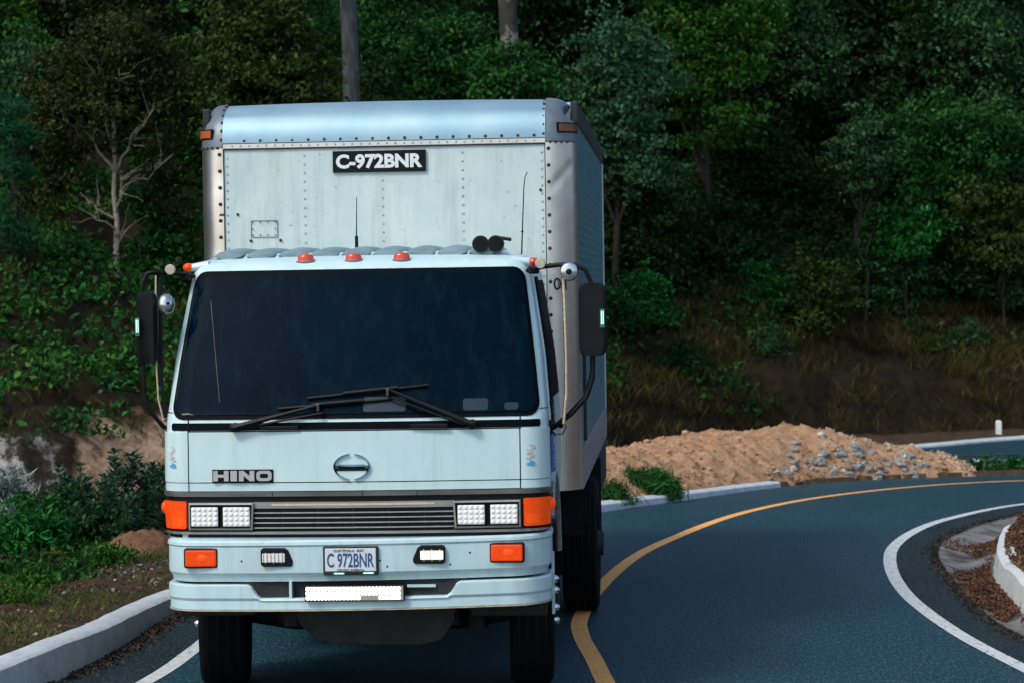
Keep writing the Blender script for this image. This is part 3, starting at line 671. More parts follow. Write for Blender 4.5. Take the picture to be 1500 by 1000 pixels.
for ch, x, ww, ps in gl:
    X = bx + x*sx; Wd = ww*sx; h = .058
    e = .0065
    Mk.prism([(X-e, bz-e), (X+Wd+e, bz-e), (X+Wd+e, bz+h+e), (X-e, bz+h+e)], yb(X)-.002, yb(X)+.02)
    if ch == 'O':
        ou = [(X+Wd/2 + Wd/2*np.sign(math.cos(t))*abs(math.cos(t))**.55, bz+h/2 + h/2*np.sign(math.sin(t))*abs(math.sin(t))**.55) for t in np.linspace(0, 2*PI, 28, endpoint=False)]
        inn_ = [(X+Wd/2 + Wd*.27*np.sign(math.cos(t))*abs(math.cos(t))**.55, bz+h/2 + h*.22*np.sign(math.sin(t))*abs(math.sin(t))**.55) for t in np.linspace(0, 2*PI, 28, endpoint=False)]
        y = yb(X)
        Mb.loft([[(a, y, b) for a, b in ou], [(a, y-.008, b) for a, b in ou], [(a, y-.008, b) for a, b in inn_], [(a, y, b) for a, b in inn_]], cap=False)
    else:
        for poly in ps: Mb.prism([(X + a*sx, bz + b*h/.62) for a, b in poly], yb(X)-.010, yb(X))
bd = Mb.build('badge_lettering', M_['badge'], truck); Mk.build('badge_edge', M_['ink'], bd)

def text(body, xc, zc, w, h, y, mat, parent, bold=0, ext=.0015, name='lettering', yaw=None):
    cu = bpy.data.curves.new('lettering', 'FONT'); cu.body = body; cu.offset = bold; cu.extrude = .004; cu.align_x = 'CENTER'; cu.size = 1; cu.resolution_u = 4
    to = bpy.data.objects.new('lettering_tmp', cu); COL.objects.link(to); bpy.context.view_layer.update()
    me = bpy.data.meshes.new_from_object(to.evaluated_get(bpy.context.evaluated_depsgraph_get())); bpy.data.objects.remove(to)
    v = np.array([q.co for q in me.vertices]); lo, hi = v.min(0), v.max(0)
    v = (v - (lo+hi)/2) / (hi-lo)
    nv = np.c_[v[:,0]*w + xc, y - v[:,2]*ext*2, v[:,1]*h + zc]
    me.vertices.foreach_set('co', nv.astype(np.float32).ravel()); me.materials.clear(); me.materials.append(mat); me.update(); me.name = name
    o = bpy.data.objects.new(name, me); COL.objects.link(o); o.parent = parent; return o

# ---- roof furniture
Mr = MB()
for x in (-.78,-.59,-.40,-.215,-.03,.155,.345,.53,.71):
    L_ = []
    for u in np.linspace(0, 1, 8):
        y = .60 + u*.95; hh = .040*math.sin(PI*min(1, .12+u*1.6)/2) if u < .9 else .03; hh = max(hh, .004)
        L_.append([(x + .085*math.cos(t), y, 2.585 + min(.015, u*.1) + hh*math.sin(t)) for t in np.linspace(0, PI, 9)] + [(x, y, 2.56)])
    Mr.loft(L_)
Mr.build_each('roof_rib', M_['ribgrey'], truck, smooth=60)  # ribs coloured darker and greyer than the cab
for x in (-.306, -.028, .250):
    Mm = MB(); Mm.loft([[(x + .058*k*math.cos(t), .50 + .035*math.sin(t)*k + (2.54-z)*.0, z) for t in np.linspace(0, 2*PI, 18, endpoint=False)] for k, z in ((.9,2.535),(1,2.542),(.98,2.551))]); mk = Mm.build('roof_marker', M_['satin'], truck, smooth=50)
    Mm = MB(); Mm.loft([[(x + .047*k*math.cos(t), .50 + .028*math.sin(t)*k, z) for t in np.linspace(0, 2*PI, 18, endpoint=False)] for k, z in ((1,2.551),(.97,2.572),(.80,2.586),(.4,2.59))]); Mm.build('marker_lens', M_['red'], mk, smooth=60)
for sg in (-1, 1):
    Mm = MB(); c = (sg*.955, .60, 2.535)
    Mm.loft([[(sg*(.885 + u*.105), .58 + .04*math.sin(t)*(1-.3*u), 2.535 + .030*math.cos(t)*(1-.25*u) - u*.012) for t in np.linspace(0, 2*PI, 12, endpoint=False)] for u in np.linspace(0, 1, 4)])
    cl = Mm.build('corner_lamp', M_['white'], truck, smooth=50)
    Mm = MB(); Mm.blob((sg*1.005, .575, 2.525), (.034,.034,.026), 0, 2); Mm.build('lamp_lens', M_['red'] if sg > 0 else M_['amber'], cl, smooth=80)
for x in (.700, .788):
    Mm = MB(); Mm.lathe([(.047,-.14),(.050,-.135),(.047,-.13),(.036,-.08),(.022,.0),(.016,.16),(.02,.22)], (x, .72, 2.632), 'y', 20)
    hn = Mm.build('air_horn', M_['rail'], truck, smooth=40)
    Mm = MB(); Mm.lathe([(.043,-.1405),(.034,-.1408)], (x, .72, 2.632), 'y', 20); Mm.build('horn_mouth', M_['ink'], hn)
    Mm = MB(); Mm.box(x-.012, x+.012, .78, .82, 2.56, 2.62); Mm.build('bracket', M_['black'], hn)
Mm = MB(); Mm.tube([(.745,.86,2.66),(.80,.85,2.67),(.86,.84,2.66)], .012, 6); Mm.build('air_hose', M_['black'], truck)
Ma = MB(); Ma.tube([(-.075,1.0,2.60),(-.075,1.0,2.70)], [.010,.010], 8); Ma.tube([(-.075,1.0,2.70),(-.070,1.0,2.93)], [.004,.002], 6); Ma.build('aerial', M_['black'], truck)
Ma = MB(); Ma.tube([(.895,1.2,2.50),(.900,1.2,2.62),(.908,1.2,2.78),(.918,1.2,2.98),(.926,1.2,3.04),(.94,1.2,3.07)], [.005,.005,.004,.0035,.003,.003], 6); Ma.dome((.904,1.2,2.71), .010, (0,0,1), 1); Ma.build('aerial', M_['black'], truck)

# ---- wipers
def wy(x, z): return np.interp(z, *CFZ) + BUL*min(1, abs(x)/.92)**2
def wline(M, a, b, r, off, k=5):
    M.tube([(a[0]+(b[0]-a[0])*t, wy(a[0]+(b[0]-a[0])*t, a[1]+(b[1]-a[1])*t)-off, a[1]+(b[1]-a[1])*t) for t in np.linspace(0, 1, k)], r, 6)
for pv, el, b0, b1 in (((-.665,1.622), (-.185,1.742), (-.42,1.722), (.225,1.770)), ((.675,1.626), (.205,1.822), (-.255,1.778), (.425,1.842))):
    Mw = MB(); wline(Mw, pv, el, [.020,.018,.014,.011,.009], .055); d_ = .035
    wline(Mw, (pv[0]+(.05 if pv[0] < 0 else -.05), pv[1]-.002), (el[0]+.02, el[1]-.045), .007, .050)
    Mw.lathe([(.026,0),(.026,.05),(.012,.06)], (pv[0], wy(*pv)-.01, pv[1]), 'y', 12, -1)
    wp = Mw.build('wiper', M_['black'], truck, smooth=50)
    Mw = MB(); wline(Mw, b0, b1, .0085, .028, 8); wline(Mw, (b0[0]*.7+b1[0]*.3, b0[1]*.7+b1[1]*.3+.006), (b0[0]*.25+b1[0]*.75, b0[1]*.25+b1[1]*.75+.006), .012, .038, 6); Mw.build('wiper_blade', M_['black'], wp, smooth=50)
    Mw = MB(); Mw.box(el[0]-.012, el[0]+.006, wy(*el)-.075, wy(*el)-.04, el[1]-.035, el[1]+.008); Mw.build('hinge', M_['chrome'], wp, bevel=.003)
Mw = MB(); Mw.box(-.52,-.30,.075,.13,1.607,1.628); Mw.box(.33,.54,.075,.13,1.607,1.630); Mw.build_each('wiper_bracket', M_['black'], truck, bevel=.004)

# ---- bumper
def plan(n_=60, hw=1.10, r=.26, y_end=.55, bow=.07):
    P_ = []
    flat = hw - r
    for x in np.linspace(0, flat, 20): P_.append((x, bow*(x/flat)**2, 2*bow*x/flat**2, -1))
    for t in np.linspace(0, PI/2, 14)[1:]: P_.append((flat + r*math.sin(t), bow + r*(1-math.cos(t)), math.sin(t)+.15*(1-t/(PI/2)), -math.cos(t)))
    P_.append((hw-.005, y_end, 1, 0))
    out_ = []
    for x, y, nx, ny in P_: l = math.hypot(nx, ny); out_.append((x, y, nx/l, ny/l))
    return [(-x, y, -nx, ny) for x, y, nx, ny in out_[::-1]] + out_[1:]
PL = plan()
def sweep(prof_fn):
    return [[(x + nx*o, y + ny*o, z) for o, z in prof_fn(x)] for x, y, nx, ny in PL]
def zt(x): return (.010*x)          # slight tilt of the bumper
Mb = MB(); Mb.loft(sweep(lambda x: [(-.06,.992+zt(x)),(-.012,.996+zt(x)),(.0,.984+zt(x)),(.002,.968+zt(x)),(-.006,.958+zt(x)),(-.004,.85+zt(x)),(-.006,.812+zt(x)),(-.022,.790+zt(x)),(-.030,.762+zt(x)),(-.06,.758+zt(x))]))
bump = Mb.build('bumper', M_['bump'], truck, smooth=28)
def lip(x):
    t = zt(x); a = abs(x); top = .748
    if a < .60: top = .748 - .078*float(sstep(.60, .52, a))
    return [(-.07,top+t),(-.012,top+t),(-.002,top-.008+t),(.0,min(top-.012,.672)+t),(-.010,.655+t),(-.008,.607+t),(-.02,.598+t),(-.07,.598+t)]
pl0 = PL
PL = sorted(set([p for p in PL] + [(x, .07*(x/.84)**2, 0, -1) for x in np.linspace(-.66, .66, 89)]), key=lambda p: (math.atan2(p[0], 2-p[1])))
Mb = MB(); Mb.loft(sweep(lip)); Mb.build('lower_lip', M_['bump'], bump, smooth=28)
PL = pl0
Mb = MB(); Mb.box(-.64,.64,.07,.10,.63,.77); Mb.build('intake', M_['frame'], bump)
Mb = MB(); Mb.box(-.36,-.345,.02,.07,.66,.76); Mb.box(.30,.46,.05,.07,.72,.735); Mb.build_each('intake_bracket', M_['bump'], bump)
Mb = MB(); Mb.loft(sweep(lambda x: [(-.02,.600+zt(x)),(-.006,.604+zt(x)),(-.004,.598+zt(x)),(-.02,.594+zt(x))])); Mb.build('rust_edge', pm('rusty_edge', (.30,.22,.13), (.5,.45,.36), 12, rough=.8), bump)
Mb = MB(); Mb.box(1.085,1.10,.52,.56,.50,.86); Mb.build('end_return', M_['bump'], bump)
Mb = MB()
for x in (-.98, -.86, .80): Mb.box(x, x+.06, .14, .20, .95, 1.03)
Mb.build_each('bumper_bracket', M_['bump'], bump)
# rivet heads and scuffs on the bumper
Mb = MB()
for x, z in ((.155,.875),(.195,.84),(.655,.905),(.545,.842),(-.63,.88)): Mb.dome((x, .07*(x/.84)**2-.0+.004, z+zt(x)), .006, (0,-1,0), .4)
Mb.build('bolt', M_['ink'], bump)
for sg in (-1, 1):
    cx = sg*.862 - .002; cz = .898 + zt(cx); y = .07*(cx/.84)**2
    Mb = MB(); Mb.box(cx-.098, cx+.098, y-.016, y+.05, cz-.056, cz+.056); il = Mb.build('indicator', M_['black'], bump, bevel=.012)
    Mb = MB(); Mb.box(cx-.089, cx+.089, y-.023, y-.0, cz-.047, cz+.047); Mb.build('indicator_lens', M_['amber'], bump, bevel=.010)
    Mb = MB(); Mb.blob((cx+.01, y-.0215, cz), (.036,.005,.026), 0, 2); Mb.build('indicator_core', M_['amber_in'], bump, smooth=80)
    Mb = MB()
    for k in range(14): Mb.box(cx-.080+k*.012, cx-.0775+k*.012, y-.0250, y-.0225, cz-.042, cz+.042)
    for q in (-1, 1): Mb.dome((cx+q*.080, y-.0236, cz), .006, (0,-1,0), .4)
    Mb.build('lens_ribs', M_['amber'], bump)
    fx = sg*.428 + .002; fz = .902 + zt(fx); y = .07*(fx/.84)**2; i_ = -sg
    pts = [(fx+i_*.090, fz-.020), (fx+i_*.064, fz+.040), (fx+i_*.045, fz+.052), (fx-i_*.078, fz+.052), (fx-i_*.090, fz+.040), (fx-i_*.090, fz-.040), (fx-i_*.078, fz-.052), (fx+i_*.078, fz-.052), (fx+i_*.09, fz-.044)]
    Mb = MB(); Mb.prism(pts, y-.012, y+.03); fg = Mb.build('fog_housing', M_['black'], bump, bevel=.006)
    lx = fx - i_*.016
    Mb = MB(); Mb.box(lx-.064, lx+.064, y-.020, y+.0, fz-.028, fz+.022); Mb.build('fog_lens', M_['warm'] if sg > 0 else M_['cool'], bump, bevel=.004)
    Mb = MB()
    for k in range(3):
        for q in (-.034, .028): Mb.dome((lx-.045+k*.045, y-.013, fz+q), .004, (0,-1,0), .6)
    if sg < 0:
        for k in range(6): Mb.box(lx-.058+k*.0215, lx-.055+k*.0215, y-.0225, y-.018, fz-.027, fz+.021)
    else: Mb.box(lx-.008, lx-.006, y-.0225, y-.018, fz-.027, fz+.021)
    Mb.build('fog_screws', M_['chrome'] if sg < 0 else M_['disc'], bump)
# number plate
Mb = MB(); pc, pz, py_ = -.007, .877, -.012
Mb.box(pc-.155, pc+.155, py_, .02, pz-.080, pz+.080); np_ = Mb.build('number_plate', M_['rail'], truck, bevel=.006)
Mb = MB(); Mb.box(pc-.143, pc+.143, py_-.004, py_+.004, pz-.058, pz+.070); Mb.build('plate_face', M_['plate'], np_, bevel=.004)
text('C 972BNR', pc, pz+.004, .262, .080, py_-.0048, M_['plateblue'], np_, .014)
text('GUATEMALA  2007', pc-.01, pz+.058, .17, .014, py_-.0048, M_['pan'], np_, 0)
text('CENTRO AMERICA', pc, pz-.050, .15, .012, py_-.0048, M_['pan'], np_, 0)
Mb = MB(); Mb.box(pc-.10, pc-.03, py_-.006, py_+.002, pz-.076, pz-.062); Mb.box(pc+.065, pc+.135, py_-.006, py_+.002, pz-.074, pz-.060); Mb.build_each('green_strip', M_['green'], np_)
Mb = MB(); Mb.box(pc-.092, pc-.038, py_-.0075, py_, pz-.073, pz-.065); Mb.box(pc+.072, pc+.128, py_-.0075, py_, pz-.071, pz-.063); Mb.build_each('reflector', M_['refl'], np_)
# lit bar under the plate
Mb = MB(); Mb.box(-.268,.292,-.02,.06,.652,.742); lb = Mb.build('light_bar', M_['black'], truck, bevel=.006)
Mb = MB(); Mb.box(-.262,.286,-.0225,-.012,.657,.737); Mb.build('bar_lens', pm('bar_lens', (.10,.10,.09), rough=.3, emit=(1,.96,.86), estr=.10), lb, bevel=.004)
Mb = MB()
for k in range(26):
    xk = -.250 + k*.0204
    for zk in (.722, .697, .672):
        if 15 <= k <= 19 and zk < .69: continue
        Mb.dome((xk, -.0225, zk), .0107, (0,-1,0), .6, 8)
led_ = Mb.build('lit_cells', M_['bar'], lb, smooth=80)

# ---- mirrors
for sg in (-1, 1):
    if sg > 0:
        path = [(.975,.50,2.475),(1.06,.36,2.492),(1.16,.30,2.503),(1.25,.30,2.502),(1.315,.30,2.470),(1.348,.30,2.39),(1.352,.30,2.1),(1.345,.30,1.86),(1.31,.30,1.76),(1.22,.32,1.66),(1.12,.36,1.585),(1.075,.40,1.565)]
        hc, hw, hd, vb = 1.350, .078, 2.195, [(1.180,.30,2.475),(1.186,.30,2.3),(1.192,.30,2.0),(1.190,.30,1.78),(1.172,.31,1.61)]
    else:
        path = [(-.965,.52,2.475),(-1.06,.36,2.492),(-1.16,.30,2.500),(-1.19,.30,2.492),(-1.215,.30,2.44),(-1.222,.30,2.36),(-1.224,.30,2.0),(-1.220,.30,1.79),(-1.19,.30,1.71),(-1.12,.34,1.615),(-1.08,.38,1.60)]
        hc, hw, hd, vb = -1.195, .064, 2.185, [(-1.135,.28,2.48),(-1.140,.28,2.3),(-1.143,.28,2.0),(-1.135,.28,1.78),(-1.112,.30,1.66)]
    Mm = MB(); Mm.tube(path, .0135, 10); ma = Mm.build('mirror_arm', M_['black'], truck, smooth=60)
    Mm = MB(); Mm.box(sg*1.085-.025, sg*1.085+.025, .36, .46, 1.535, 1.625); Mm.box(sg*1.01-.03, sg*1.01+.03, .44, .54, 2.455, 2.50); Mm.build_each('arm_bracket', M_['black'], ma, bevel=.008)
    Mm = MB(); L_ = []
    for k, y in ((.80,.255),(1,.275),(1,.33),(.96,.345)):
        L_.append([(hc + hw*k*np.sign(math.cos(t))*abs(math.cos(t))**.35, y - (0 if sg > 0 else (math.cos(t))*.03), hd + .205*(.93+.07*k)*np.sign(math.sin(t))*abs(math.sin(t))**.28) for t in np.linspace(0, 2*PI, 32, endpoint=False)])
    Mm.loft(L_); ms = Mm.build('side_mirror', M_['black'], truck, smooth=50)
    Mm = MB(); Mm.box(hc-hw*.86, hc+hw*.86, .346, .350, hd-.18, hd+.18); Mm.build('mirror_glass', M_['mirror'], ms)
    rxx = hc + hw*.72*(1 if sg > 0 else -1)
    Mm = MB(); Mm.box(rxx-.013, rxx+.013, .246, .262, hd-.05, hd+.055); rs = Mm.build('reflector', M_['green'], ms, bevel=.003)
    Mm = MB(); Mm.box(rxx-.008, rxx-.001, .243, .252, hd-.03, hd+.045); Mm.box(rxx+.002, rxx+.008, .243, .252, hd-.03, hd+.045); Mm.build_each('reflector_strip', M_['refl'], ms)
    Mm = MB(); Mm.tube(vb, .0055 if sg < 0 else .006, 8); Mm.build('brace_bar', M_['tan'] if sg < 0 else M_['black'], ma, smooth=60)
    if sg > 0:
        Mm = MB()
        P_ = np.array(vb); tt = np.linspace(0, 1, 70)
        pp = np.c_[np.interp(tt, np.linspace(0,1,5), P_[:,0]), np.interp(tt, np.linspace(0,1,5), P_[:,1])-.008, np.interp(tt, np.linspace(0,1,5), P_[:,2])]
        Mm.tube(pp + np.array([.006,0,0]), [.0075 + .002*(k % 2) for k in range(70)], 7); Mm.build('spiral_cable', M_['tan'], ma, smooth=60)
        Mm = MB(); Mm.tube([(1.10,.34,1.57),(1.13,.32,1.545),(1.17,.32,1.55),(1.19,.32,1.59),(1.17,.32,1.63)], .004, 6); Mm.tube([(1.12,.33,1.60),(1.2,.31,1.665),(1.3,.30,1.77),(1.335,.29,1.9),(1.338,.285,2.08)], .005, 6); Mm.build('cable', M_['black'], ma)
        Mm = MB(); Mm.lathe([(.052,0),(.053,.008),(.046,.022),(.025,.03)], (1.222,.285,2.463), 'y', 24, -1); rm = Mm.build('round_mirror', M_['mirror'], ma, smooth=40)
        Mm = MB(); Mm.lathe([(.017,.03),(.017,.05),(.008,.055)], (1.222,.285,2.463), 'y', 14, -1); Mm.build('mirror_boss', M_['black'], rm)
    else:
        Mm = MB(); Mm.tube([(-1.112,.29,2.47),(-1.118,.29,1.9),(-1.10,.30,1.67)], .011, 8); Mm.build('brace_post', M_['black'], ma, smooth=60)
        Mm = MB(); c = np.array((-1.078,.27,2.315)); nv = np.array((.45,-.85,.1)); nv /= np.linalg.norm(nv); u = np.cross(nv, (0,0,1)); u /= np.linalg.norm(u); w_ = np.cross(u, nv)
        Mm.loft([[c + k*.060*(math.cos(t)*u*.8 + math.sin(t)*w_) + nv*h for t in np.linspace(0, 2*PI, 24, endpoint=False)] for k, h in ((1,0),(1,.012),(.75,.032),(.3,.042))]); rm = Mm.build('round_mirror', M_['mirror'], ma, smooth=50)
        Mm = MB(); Mm.tube([c+nv*.04, c+nv*.055, np.array((-1.115,.28,2.315))], .008, 8); Mm.build('mirror_boss', M_['black'], rm)
    dx = 1.058 if sg > 0 else -1.063
    Mm = MB(); Mm.lathe([(.030,0),(.031,.012),(.026,.02)], (dx,.345,2.512), 'y', 20, -1); Mm.build('reflector_disc', M_['disc'], ma, smooth=40)

# ---- cargo box
cargo = empty('cargo_box', (0,0,0)); cargo.parent = truck
BY, BR, BH = 1.90, 7.63, 3.585
Mx = MB(); Mx.box(-1.165,1.165,2.17,BR-.03,1.10,3.50); Mx.build('box_core', M_['boxw'], cargo)
Mx = MB()
P_ = []
nxg, nzg = 60, 60
for j in np.linspace(1.09, 3.285, nzg):
    P_.append([(x, BY + .012 + .004*noise.noise(Vector((x*2.2, j*2.2, 3))) , j) for x in np.linspace(-1.035, 1.010, nxg)])
P_ = np.array(P_); Mx.grid(P_); Mx.grid(np.array([np.r_[P_[0], P_[1:,-1], P_[-1,::-1][1:], P_[1:-1,0][::-1]], np.r_[P_[0], P_[1:,-1], P_[-1,::-1][1:], P_[1:-1,0][::-1]] + [0,.05,0]]), True)
Mx.build('front_panel', M_['boxw'], cargo, smooth=30)
Mx = MB(); Mx.box(-1.04,1.015,BY+.002,BY+.03,3.285,3.318); Mx.build('seam_strip', M_['alu'], cargo, bevel=.003)
Mx = MB(); Mx.box(-1.04,1.015,BY+.001,BY+.02,3.278,3.285); Mx.box(-1.04,1.015,BY+.0,BY+.02,3.318,3.323); Mx.box(-1.0375,-1.034,BY+.004,BY+.02,1.09,3.28); Mx.box(1.0085,1.012,BY+.004,BY+.02,1.09,3.28)
Mx.build('panel_joint', M_['rail'], cargo)
Mx = MB()
for x in (-.52,-.022,.488):
    for z in np.arange(1.2, 3.27, .055): Mx.dome((x, BY+.011, z), .0075, (0,-1,0), .5)
for x in (-1.015, .990):
    for z in np.arange(1.2, 3.27, .052): Mx.dome((x, BY+.011, z), .0085, (0,-1,0), .5)
for k, x in enumerate(np.arange(-.98, .99, .055)): Mx.dome((x, BY+.002, 3.302), .008, (0,-1,0), .5)
Mx.build('panel_rivets', pm('rivet_grey', (.26,.32,.34), (.48,.56,.58), 4, rough=.5, metal=.3), cargo)
Mx = MB()
for x in np.arange(-.90, 1.0, .1025): Mx.dome((x, BY+.0, 3.334), .013, (0,-1,.1), .5, 8)
for sg, x in ((-1,-1.062), (1,1.034)):
    for z in np.arange(1.15, 3.28, .105): Mx.dome((x, BY+.000, z), .0125, (0,-1,0), .5, 8)
    for t in np.linspace(.12, 1.2, 6): Mx.dome((x+(.015 if sg < 0 else -.03), 2.175-.277*math.cos(t), 3.31+.277*math.sin(t)), .011, (0,-math.cos(t),math.sin(t)), .5, 8)
    for k in range(4): Mx.dome((x + sg*(.012+.035*k), BY+.004+.012*k*k*.5, 3.292), .011, (0,-1,0), .5, 8)
for x, z in ((-.952,2.868),(-1.06,2.867),(-1.045,2.867),(-.87,2.70),(-.68,2.70),(.98,2.99)): Mx.dome((x, BY+.006, z), .010, (0,-1,0), .4, 8)
Mx.build('corner_rivets', pm('rivet_rust', (.022,.016,.012), (.045,.03,.02), 6, rough=.7), cargo)
for sg in (-1, 1):
    a = 1.040 if sg < 0 else 1.014; r = 1.205 - a
    def post(zv, k=1.0):
        return [(sg*(a + r*math.sin(t)*1.0), BY + .004 + .19*(1-math.cos(t)), zv) for t in np.linspace(0, PI/2, 14)] + [(sg*1.205, 2.16, zv), (sg*1.15, 2.16, zv), (sg*a, BY+.06, zv)]
    Mx = MB(); LP_ = []
    for zv in np.linspace(1.09, 3.290, 70):
        L_ = post(zv)
        if sg > 0:                                    # a long crease dented into the right post
            L_ = [(x - .006*math.exp(-((zv - (3.045 + (x-1.09)*1.3))/.011)**2)*float(sstep(1.05, 1.09, x))*float(sstep(1.19, 1.14, x)), y + .008*math.exp(-((zv - (3.045 + (x-1.09)*1.3))/.011)**2)*float(sstep(1.04, 1.08, x))*float(sstep(1.20, 1.13, x)), z) for x, y, z in L_]
        else:
            L_ = [(x, y + .004*noise.noise(Vector((x*6, zv*5, 1))), z) for x, y, z in L_]
        LP_.append(L_)
    Mx.loft(LP_); cp = Mx.build('corner_post', M_['alu'], cargo, smooth=50)
    # cast cap on the upper corner with a scoop and lamp
    Mx = MB(); LP_ = []
    for b in np.linspace(0, PI/2, 14):
        row = []
        for t in np.linspace(0, PI/2, 12):
            q = .90 - .12*math.sin(b)**2
            x = a + r*math.sin(t)*(1 - .22*float(sstep(.55, .80, b)))
            y = 2.175 - .277*math.cos(b)*(1-.0) + .19*(1-math.cos(t))*math.cos(b)**.6
            z = 3.296 + .290*math.sin(b) - .055*math.sin(t)**3*math.sin(b)
            sc_ = math.exp(-((b-.80)/.22)**2)*float(sstep(.75, 1.25, t))
            row.append((sg*(x - .035*sc_), y + .05*sc_, z))
        LP_.append(row)
    Mx.grid(np.array(LP_)); Mx.build('corner_cap', M_['casting'], cargo, smooth=35)
    def cl_(o, za, zb, t0, t1):
        rows = []
        for t in np.linspace(t0, t1, 10): rows.append([(sg*(a + (r+o)*math.sin(t)), BY + .004 + .19 - (.19+o)*math.cos(t), za), (sg*(a + (r+o)*math.sin(t)), BY + .004 + .19 - (.19+o)*math.cos(t), zb), (sg*(a + (r-.01)*math.sin(t)), BY + .004 + .19 - .18*math.cos(t), zb), (sg*(a + (r-.01)*math.sin(t)), BY + .004 + .19 - .18*math.cos(t), za)])
        m_ = MB(); return m_.loft(rows)
    ml = cl_(.006, 3.350, 3.414, .40, 1.55).build('clearance_lamp', M_['ink'], cargo, smooth=40)
    cl_(.012, 3.358, 3.405, .46, 1.50).build('clearance_lens', pm('clearance_amber', (.36,.07,.018) if sg < 0 else (.10,.03,.015), (.48,.11,.03) if sg < 0 else (.22,.06,.02), 14, rough=.3, coat=.4), cargo, smooth=40)
Mx = MB(); LP_ = []
for t in np.linspace(0, PI/2, 16): LP_.append((2.175 - .279*math.cos(t), 3.320 + .268*math.sin(t)))
LP_ += [(2.6, 3.590), (2.6, 3.55), (2.2, 3.5), (BY+.05, 3.32)]
xs = np.linspace(-1.04, 1.015, 40)
Mx.loft([[(x, y + .003*noise.noise(Vector((x*3, z*4, 0))), z - .012*(x/1.04)**2*(1 if z > 3.5 else 0)) for y, z in LP_] for x in xs]); Mx.build('roof_cap', M_['cap'], cargo, smooth=40)
Mx = MB(); Mx.box(-1.19,1.19,2.45,BR,3.50,3.578); Mx.build('roof', M_['cap'], cargo, bevel=.01)
for sg in (-1, 1):
    xs_ = sorted((sg*1.165, sg*1.203)); Mx = MB(); Mx.box(xs_[0], xs_[1], 2.162, BR-.04, 1.33, 3.42); sp_ = Mx.build('side_panel', M_['side'], cargo)
    Mx = MB()
    for y in np.arange(2.26, BR-.1, .105):
        for z in np.arange(1.42 + (.0525 if round((y-2.26)/.105) % 2 else 0), 3.40, .105): Mx.dome((sg*1.203, y, z), .008, (sg,0,0), .35, 5)
    Mx.build('rivets', pm('side_rivet', (.15,.29,.33), rough=.5, metal=.4), sp_)
    xs_ = sorted((sg*1.165, sg*1.214)); Mx = MB(); Mx.box(xs_[0], xs_[1], 2.15, BR, 3.42, 3.56); Mx.build('top_rail', M_['rail'], cargo, bevel=.008)
    Mx = MB(); Mx.box(xs_[0], xs_[1], 2.17, BR, 1.075, 1.33); br_ = Mx.build('bottom_rail', M_['dirt'], cargo, bevel=.006)
    q = sorted((sg*1.20, sg*1.222)); Mx = MB(); Mx.box(q[0], q[1], 2.62, 2.72, 1.36, 2.08); Mx.build('door_bar', M_['rail'], cargo, bevel=.006)
    q = sorted((sg*1.20, sg*1.224)); Mx = MB(); Mx.box(q[0], q[1], 2.50, 2.56, 1.95, 2.32); Mx.build('hinge_strip', M_['alu'], cargo, bevel=.004)
Mx = MB(); Mx.box(-1.212,1.212,BR-.035,BR+.02,1.08,3.57); Mx.build('rear_frame', M_['boxw'], cargo, bevel=.01)
# hatch outline on the front panel
Mx = MB(); x0, x1, a, b = -.868, -.698, 2.722, 2.828
for q in ((x0,x1,a,a+.0015),(x0,x1,b-.0015,b),(x0,x0+.0015,a+.0015,b-.0015),(x1-.0015,x1,a+.0015,b-.0015)): Mx.box(q[0],q[1],BY+.0065,BY+.012,q[2],q[3])
for x in np.linspace(x0+.012, x1-.012, 4):
    for z in (a+.012, b-.012): Mx.dome((x, BY+.004, z), .0055, (0,-1,0), .6)
for z in ((a+b)/2,): 
    for x in (x0+.012, x1-.012): Mx.dome((x, BY+.004, z), .0055, (0,-1,0), .6)
Mx.build('hatch', pm('hatch_line', (.06,.08,.085), rough=.6), cargo)
# lettered board
Mx = MB(); Mx.box(-.336,.256,BY-.004,BY+.012,3.122,3.257); bo = Mx.build('fleet_board', M_['ink'], cargo)
text('C-972BNR', -.04, 3.1895, .550, .092, BY-.0055, M_['paper'], bo, .042)
text('01', 1.095, 2.395, .080, .078, BY+.002, M_['ink'], cargo, .0)

# ---- chassis and running gear
Mf = MB()
for x in (-.42, .36): Mf.box(x, x+.08, .3, 7.5, .62, .86)
for y in np.arange(2.2, 7.6, .6): Mf.box(-1.1, 1.1, y, y+.07, .93, 1.08)
Mf.box(-1.0, 1.0, .35, .6, .62, .95); Mf.build('chassis', M_['frame'], truck)
Mf = MB(); Mf.loft([[(x + .55*k*0, y, z) for x, z in ((-.44,.60),(-.42,.44),(-.33,.34),(-.2,.31),(.30,.30),(.42,.33),(.50,.44),(.52,.60))] for y in (.70,.74,1.2,1.6) for k in (1,)]); Mf.build('sump', M_['pan'], truck, smooth=30)
Mf = MB(); Mf.tube([(-.88,1.15,.46),(-.5,1.15,.40),(.5,1.15,.40),(.88,1.15,.46)], .07, 10); Mf.box(-.52,-.44,.80,1.6,.40,.62); Mf.box(.44,.52,.80,1.6,.40,.62); Mf.tube([(-.55,.95,.52),(-.53,.95,.42)], .05, 8); Mf.tube([(.60,.95,.52),(.62,.95,.36)], .06, 8); Mf.build('front_axle', M_['frame'], truck, smooth=40)
Mf = MB(); Mf.tube([(-1.0,4.4,.49),(1.0,4.4,.49)], .10, 10); Mf.blob((0,4.4,.49), (.24,.24,.22), 0, 2); Mf.build('rear_axle', M_['frame'], truck, smooth=50)
Mf = MB(); Mf.lathe([(.05,0),(.22,.02),(.24,.06),(.24,.9),(.22,.94),(.05,.96)], (-.86,2.4,.72), 'y', 24); Mf.build('fuel_tank', M_['frame'], truck, smooth=40)
Mf = MB(); Mf.box(.62,1.02,2.5,3.2,.55,.95); Mf.build('battery_box', M_['frame'], truck, bevel=.02)
